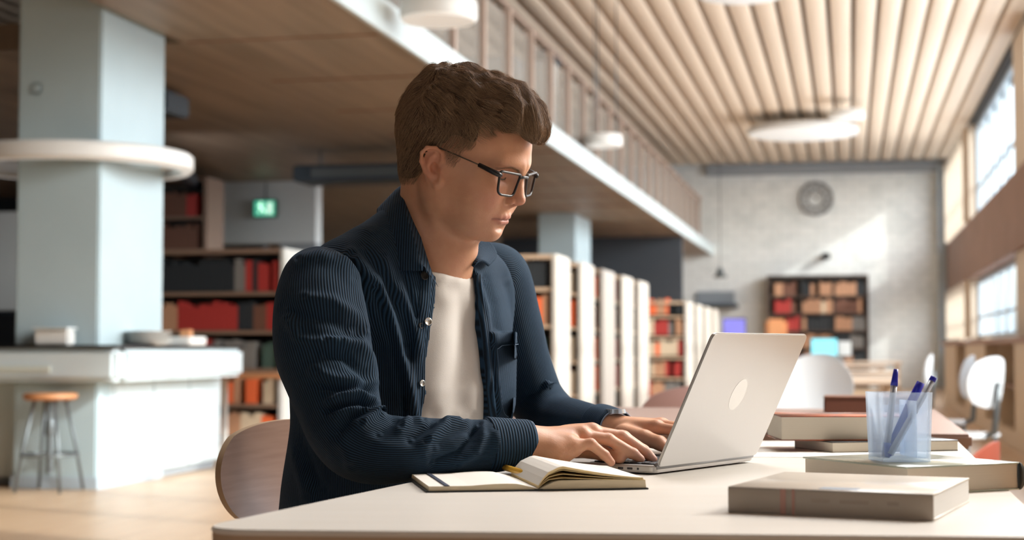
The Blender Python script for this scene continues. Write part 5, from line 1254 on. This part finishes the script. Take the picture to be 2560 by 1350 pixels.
SF = [ # near sleeve folds as read off the cloth
    ([(812, 857), (860, 858), (895, 863), (930, 900), (950, 950)], 11, .0085), ([(800, 885), (860, 890), (905, 930), (930, 985)], 11, -.007),
    ([(720, 797), (748, 848), (806, 860), (850, 862)], 10, .005), ([(715, 770), (760, 790), (830, 800), (880, 830)], 13, -.005), ([(760, 745), (830, 750), (890, 790), (915, 850)], 11, .0045),
    ([(745, 650), (800, 640), (850, 660), (885, 700)], 12, .005), ([(850, 640), (890, 680), (908, 750), (915, 830)], 9, .005), 
    ([(825, 1008), (855, 990), (895, 984), (945, 1000)], 8, .008), ([(815, 1028), (850, 1014), (900, 1002), (950, 1022)], 7, -.008), ([(835, 1040), (870, 1025), (915, 1020), (955, 1035)], 7, .007),
    ([(840, 1085), (880, 1040), (915, 1022)], 9, -.008), ([(790, 930), (840, 950), (890, 950), (940, 965)], 12, .006), ([(800, 965), (850, 972), (900, 965), (950, 985)], 8, -.006),
    ([(900, 1062), (945, 1030), (985, 1022), (1010, 1040)], 10, .008), ([(950, 1085), (985, 1055), (1020, 1040)], 9, -.005), ([(1000, 1068), (1030, 1045), (1060, 1052)], 9, .006),
    ([(1030, 1100), (1065, 1075), (1090, 1058)], 10, -.007), ([(1060, 1105), (1090, 1078), (1120, 1052), (1160, 1048)], 11, .009), ([(1090, 1120), (1120, 1090), (1150, 1075), (1185, 1070)], 10, -.003),
    ([(1085, 1160), (1150, 1132), (1180, 1100), (1192, 1060)], 9, -.009), ([(1200, 1055), (1206, 1090), (1190, 1130), (1140, 1160)], 9, .004), ([(1235, 1070), (1245, 1100), (1240, 1140)], 10, .003),
    ([(850, 1100), (870, 1130), (880, 1165)], 12, .004), ([(930, 1110), (1010, 1130), (1080, 1140)], 16, .003)]
Vn, Fn, wn_, cn_, rn_, tn_ = sleeve(sp_r, rr_r, 420, 300, SF, 11)
sl_r = cloth('sleeve', Vn, Fn, MCORD, jk, wn_)
SFL = [([(1320, 860), (1345, 900), (1375, 960)], 9, .005), ([(1310, 930), (1345, 925), (1365, 935)], 7, -.005), ([(1300, 950), (1340, 945), (1380, 975)], 8, .005),
    ([(1380, 990), (1430, 1000), (1480, 1020)], 8, .006), ([(1370, 1015), (1420, 1020), (1460, 1035)], 7, -.006), ([(1350, 1035), (1400, 1028), (1450, 1045)], 7, .004), ([(1330, 850), (1360, 900), (1400, 960)], 10, -.003)]
Vl, Fl, wl_, cl_, rl_, tl_ = sleeve(sp_l, rr_l, 320, 240, SFL, 21)
sl_l = cloth('sleeve', Vl, Fl, MCORD, jk, wl_)
def cuff(c, r, ts, length, name='cuff'):
    Lc = ts[-1] - length; i0 = np.searchsorted(ts, Lc); T = c[-1] - c[-8]; T /= np.linalg.norm(T); n = np.cross(T, [0, 0, 1]); n /= np.linalg.norm(n); b = np.cross(n, T)
    V = []; nT = 160; n_ = 40; rows = [(i / (n_ - 1), 1.0) for i in range(n_)]
    th = np.arange(nT) * 2 * pi / nT
    for u, _ in rows:
        q = c[i0] + (c[-1] + T * .004 - c[i0]) * u; rad = np.interp(u, [0, .06, .5, .94, 1], [r[i0] + .0002, r[i0] + .0032, (r[i0] + r[-1]) / 2 + .0035, r[-1] + .0034, r[-1] + .0018])
        V.append(q + (np.cos(th)[:, None] * n + np.sin(th)[:, None] * b) * rad)
    # folded edge going back inside
    for u, rad in ((1.0, r[-1] - .001), (.9, r[-1] - .002)):
        q = c[i0] + (c[-1] + T * .004 - c[i0]) * u; V.append(q + (np.cos(th)[:, None] * n + np.sin(th)[:, None] * b) * rad)
    V = np.concatenate(V); m = len(rows) + 2; F = [(i * nT + k, i * nT + (k + 1) % nT, (i + 1) * nT + (k + 1) % nT, (i + 1) * nT + k) for i in range(m - 1) for k in range(nT)]
    V = V + vnormals(V, np.array(F)) * (vnoise(V, 60, 5) * .0009)[:, None]
    o = cloth(name, V, np.array(F), MCORD, jk, np.repeat(np.arange(m) / m * length * 1.0, nT)); 
    q = c[-1] + T * .0045; tube('cuff_lining', ploc(q + (np.cos(th)[:, None] * n + np.sin(th)[:, None] * b) * (r[-1] + .0002)), .0012, MLIN, o, 6, closed=True)
    return o
cuff(cn_, rn_, tn_, .062); cuff(cl_, rl_, tl_, .055)
lg('sleeves')
# collar leaves: between the fold line at the neck and the free edge
def leaf(name, inner, outer, bulge, nu=70, nv=26, th=.0035, parent=None, wl=None, nrm=None):
    def rs(P_): P_ = np.array(P_); t = np.concatenate([[0], np.cumsum(np.linalg.norm(np.diff(P_, axis=0), axis=1))]); s = np.linspace(0, t[-1], nu); c = np.stack([np.interp(s, t, P_[:, k]) for k in range(3)], 1); k_ = np.ones(5) / 5; q = np.stack([np.convolve(np.pad(c[:, k], 2, mode='edge'), k_, 'valid') for k in range(3)], 1); return q
    A, B = rs(inner), rs(outer); v = np.linspace(0, 1, nv)
    G = A[:, None] * (1 - v)[None, :, None] + B[:, None] * v[None, :, None]
    nr = np.array(nrm, float); nr /= np.linalg.norm(nr)
    G = G + nr * (bulge * np.sin(pi * np.clip(v, 0, 1) ** .6))[None, :, None]
    top = G.reshape(-1, 3); bot = (G - nr * th * np.minimum(1, np.minimum(v * 9 + .3, (1 - v) * 9 + .3))[None, :, None]).reshape(-1, 3)
    n_ = nu * nv; F = []
    for i in range(nu - 1):
        for j in range(nv - 1): a = i * nv + j; F.append((a, a + nv, a + nv + 1, a + 1)); F.append((n_ + a, n_ + a + 1, n_ + a + nv + 1, n_ + a + nv))
    bd = [i * nv for i in range(nu)] + [(nu - 1) * nv + j for j in range(1, nv)] + [i * nv + nv - 1 for i in range(nu - 2, -1, -1)] + [j for j in range(nv - 2, 0, -1)]
    for k in range(len(bd)): p, q = bd[k], bd[(k + 1) % len(bd)]; F.append((p, n_ + p, n_ + q, q))
    V = np.concatenate([top, bot]); ww = wl(V) if wl else V[:, 0]
    return cloth(name, V, np.array(F), MCORD, parent or jk, ww)
inn = [at(1045, 472, 2.560), at(1015, 460, 2.535), at(1008, 464, 2.49), at(1010, 500, 2.43), at(1018, 543, 2.395), at(1033, 592, 2.372), at(1049, 640, 2.362), at(1062, 669, 2.356)]
out = [at(1015, 512, 2.605), at(972, 503, 2.565), at(941, 521, 2.495), at(943, 565, 2.425), at(950, 610, 2.385), at(960, 650, 2.362), at(972, 672, 2.350), at(1012, 677, 2.346), at(1060, 676, 2.352)]
leaf('collar', inn, out, .006, nrm=(-.35, -.85, .40), wl=lambda V: V[:, 0])
# collar stand behind, towards the neck
leaf('collar_stand', inn, [p + np.array([.020, .012, -.030]) for p in inn], .002, nrm=(-.35, -.85, .4), th=.002)
# plackets: raised folded edges along the opening
TJ = bvh(VJ, FJ)
def hp(px, py, off, dflt): return hit(TJ, px, py, off, dflt)[0]
innf = [at(1045, 472, 2.560), at(1090, 520, 2.585), at(1138, 575, 2.575), at(1158, 603, 2.55), at(1163, 630, 2.50), at(1166, 650, 2.47), at(1186, 668, 2.44)]
outf = [at(1015, 512, 2.605), at(1105, 560, 2.64), hp(1178, 596, .012, 2.60), hp(1205, 612, .014, 2.56), hp(1222, 634, .014, 2.50), hp(1226, 650, .014, 2.48), hp(1206, 668, .012, 2.45)]
leaf('collar', innf, outf, .012, nrm=(.25, -.55, .80), th=.005, wl=lambda V: V[:, 1] * .7 + V[:, 0])
def ribbon(name, ctr, halfw, th, parent, m, wl=True, off=.0015, tree=None, nsub=60):     # strip following the cloth, given px centre line
    ctr = np.array(ctr, float); t = np.concatenate([[0], np.cumsum(np.hypot(*np.diff(ctr, axis=0).T))]); s = np.linspace(0, t[-1], nsub)
    c = np.stack([np.interp(s, t, ctr[:, 0]), np.interp(s, t, ctr[:, 1])], 1); g = np.gradient(c, axis=0); g /= np.hypot(*g.T)[:, None]; n = np.stack([-g[:, 1], g[:, 0]], 1)
    V = []; k_ = 7
    for i in range(nsub):
        for j in range(k_):
            u = -1 + 2 * j / (k_ - 1); q = c[i] + n[i] * u * halfw; p, nn = hit(tree or TJ, q[0], q[1], off + th * (1 - u ** 4)); V.append(p)
    V = np.array(V).reshape(nsub, k_, 3)
    ker = np.ones(5) / 5
    for j in range(k_):
        for a in range(3): V[:, j, a] = np.convolve(np.pad(V[:, j, a], 2, mode='edge'), ker, 'valid')
    V = V.reshape(-1, 3); F = [(i * k_ + j, i * k_ + j + 1, (i + 1) * k_ + j + 1, (i + 1) * k_ + j) for i in range(nsub - 1) for j in range(k_ - 1)]
    w = np.tile(np.linspace(-1, 1, k_) * halfw / 1660, nsub) if wl else None
    return cloth(name, V, np.array(F), m, parent, w)
def stitch(name, line, parent, r=.00045, off=.0022, tree=None, m=None, n=50):
    ctr = np.array(line, float); t = np.concatenate([[0], np.cumsum(np.hypot(*np.diff(ctr, axis=0).T))]); s = np.linspace(0, t[-1], n)
    P_ = [hit(tree or TJ, np.interp(v, t, ctr[:, 0]), np.interp(v, t, ctr[:, 1]), off)[0] for v in s]; P_ = np.array(P_)
    for a in range(3): P_[:, a] = np.convolve(np.pad(P_[:, a], 3, mode='edge'), np.ones(7) / 7, 'valid')
    return tube(name, ploc(P_), r, m or MTHREAD, parent, 6)
ribbon('placket', [(1066, 690), (1062, 760), (1052, 830), (1042, 900), (1034, 1040)], 13, .0015, jk, MCORD, off=.0012)
ribbon('placket', [(1193, 685), (1202, 760), (1214, 850), (1222, 940), (1232, 1048)], 8, .0030, jk, MCORD, off=.0016)
# chest pocket
def patch(name, TL, TR, BRr, BL, m, parent, off=.003, nu=30, nv=40, bow=0, tree=None):
    V = []
    for j in range(nv):
        v = j / (nv - 1)
        for i in range(nu):
            u = i / (nu - 1); cr = 0
            a = np.array(TL) * (1 - v) + np.array(BL) * v; b = np.array(TR) * (1 - v) + np.array(BRr) * v; q = a * (1 - u) + b * u
            e = min(u, 1 - u, v, 1 - v); p, n_ = hit(tree or TJ, q[0], q[1], off * (min(1, e * 14) * .8 + .2)); V.append(p)
    V = np.array(V).reshape(nv, nu, 3)
    for _ in range(2): V[1:-1, 1:-1] = (V[1:-1, 1:-1] * 2 + V[:-2, 1:-1] + V[2:, 1:-1] + V[1:-1, :-2] + V[1:-1, 2:]) / 6
    w = ((V.reshape(-1, 3) - CHS) @ BR)[:, 1]
    F = np.array([(j * nu + i, j * nu + i + 1, (j + 1) * nu + i + 1, (j + 1) * nu + i) for j in range(nv - 1) for i in range(nu - 1)])
    return cloth(name, V.reshape(-1, 3), F, m, parent, w)
pk = patch('chest_pocket', (1222, 830), (1288, 827), (1282, 1046), (1240, 1048), MCORD, jk, .0075)
patch('pocket_band', (1221, 829), (1289, 826), (1288, 863), (1224, 867), MCORD, jk, .0105, nv=12)
stitch('stitch_line', [(1230, 872), (1238, 960), (1246, 1030), (1258, 1042), (1280, 1040)], jk, off=.0088)
stitch('stitch_line', [(1226, 866), (1286, 862)], jk, off=.0118)
# buttons
MBTN = mat('dark_horn_button', (.045, .04, .035), .35); MSNAP = mat('silver_button', (.55, .55, .52), .25, metal=.8)
def button(px, py, r, m, off=.0035, tilt=None):
    p, n_ = hit(TJ, px, py, off, 2.39); q = Vector(n_ if tilt is None else tilt).to_track_quat('Z', 'Y').to_matrix()
    prof = [(0, .0004), (r * .70, .0004), (r * .80, .0012), (r * .95, .0012), (r, .0004), (r * .95, -.001), (0, -.001)]; V = []; F = []; n = 24
    for a, z in prof:
        for i in range(n): V.append(np.array(q @ Vector((a * cos(2 * pi * i / n), a * sin(2 * pi * i / n), z))) + p)
    for j in range(len(prof) - 1):
        for i in range(n): F.append((j * n + i, j * n + (i + 1) % n, (j + 1) * n + (i + 1) % n, (j + 1) * n + i))
    for a_ in (-1, 1):
        pass
    cloth('button', np.array(V), np.array(F), m, jk)
button(1056, 692, .0066, MBTN, .005); button(1066, 805, .0062, MSNAP, .005, (.5, -.8, .1)); button(1052, 958, .0050, MSNAP, .004, (.6, -.7, 0)); button(1050, 815, .0045, MBTN, .002)
# watch on the left wrist
ax = cl_[-1] - cl_[-10]; ax /= np.linalg.norm(ax); n = np.cross(ax, [0, 0, 1]); n /= np.linalg.norm(n); b = np.cross(n, ax); aa = np.linspace(0, 2 * pi, 49)[:-1]; wc = cl_[-1] - ax * .001
V, F = tube_arrays(wc + (np.cos(aa)[:, None] * n * .0285 + np.sin(aa)[:, None] * b * .0255), .0026, 8, closed=True)
MWATCH = mat('steel_watch', (.55, .56, .56), .25, metal=.9)
wt = link('wristwatch', mesh('wristwatch', ploc(V), F, MWATCH, smooth=True), person); wt['label'] = 'steel wristwatch under the left cuff'
V, F = tube_arrays(np.array([wc + b * .0255, wc + b * .0320]), [.0165, .0150], 28); link('watch_case', mesh('watch_case', ploc(V), F, MWATCH, smooth=False), wt)
# trousers and shoes under the table
def trous(P):
    d = None
    for s in (-1, 1):
        hp = HIP + L3 * s * .095 + F3 * .02 + np.array([0, 0, .0]); kn = hp + F3 * .44 + L3 * s * .05 + np.array([0, 0, .015]); an = kn + F3 * .02 + np.array([0, 0, -.42])
        e = chain(P, [hp, kn, an], [.088, .064, .046], .03); d = e if d is None else smin(d, e, .03)
    return smin(d, cone(P, HIP + L3 * .07, HIP - L3 * .07, .115, .115), .04)
VP_, FP_ = nets(trous, (-.60, 1.90, .06), (.62, 3.05, .66), .011); VP_ = smooth_mesh(VP_, FP_, 2)
cloth('trousers', VP_, FP_, mat('dark_trousers', (.02, .022, .027), .8), person)
MSHOE = mat('dark_shoe', (.03, .025, .022), .5)
for s in (-1, 1):
    an = HIP + L3 * s * .145 + F3 * .48 + np.array([0, 0, -.40]); 
    def shoe(P, an=an):
        d = smin(ell((P - an.astype(f4)) @ BR.astype(f4), (.055, 0, -.045), (.125, .047, .042)), cone(P, an + np.array([0, 0, .02]), an + np.array([0, 0, -.05]), .050, .048), .03)
        return smax(d, -(P[:, 2] - .005), .004)
    a_, b_ = nets(shoe, an - np.array([.20, .20, .12]), an + np.array([.22, .20, .08]), .008); cloth('shoe', a_, b_, MSHOE, person)
lg('clothes done')
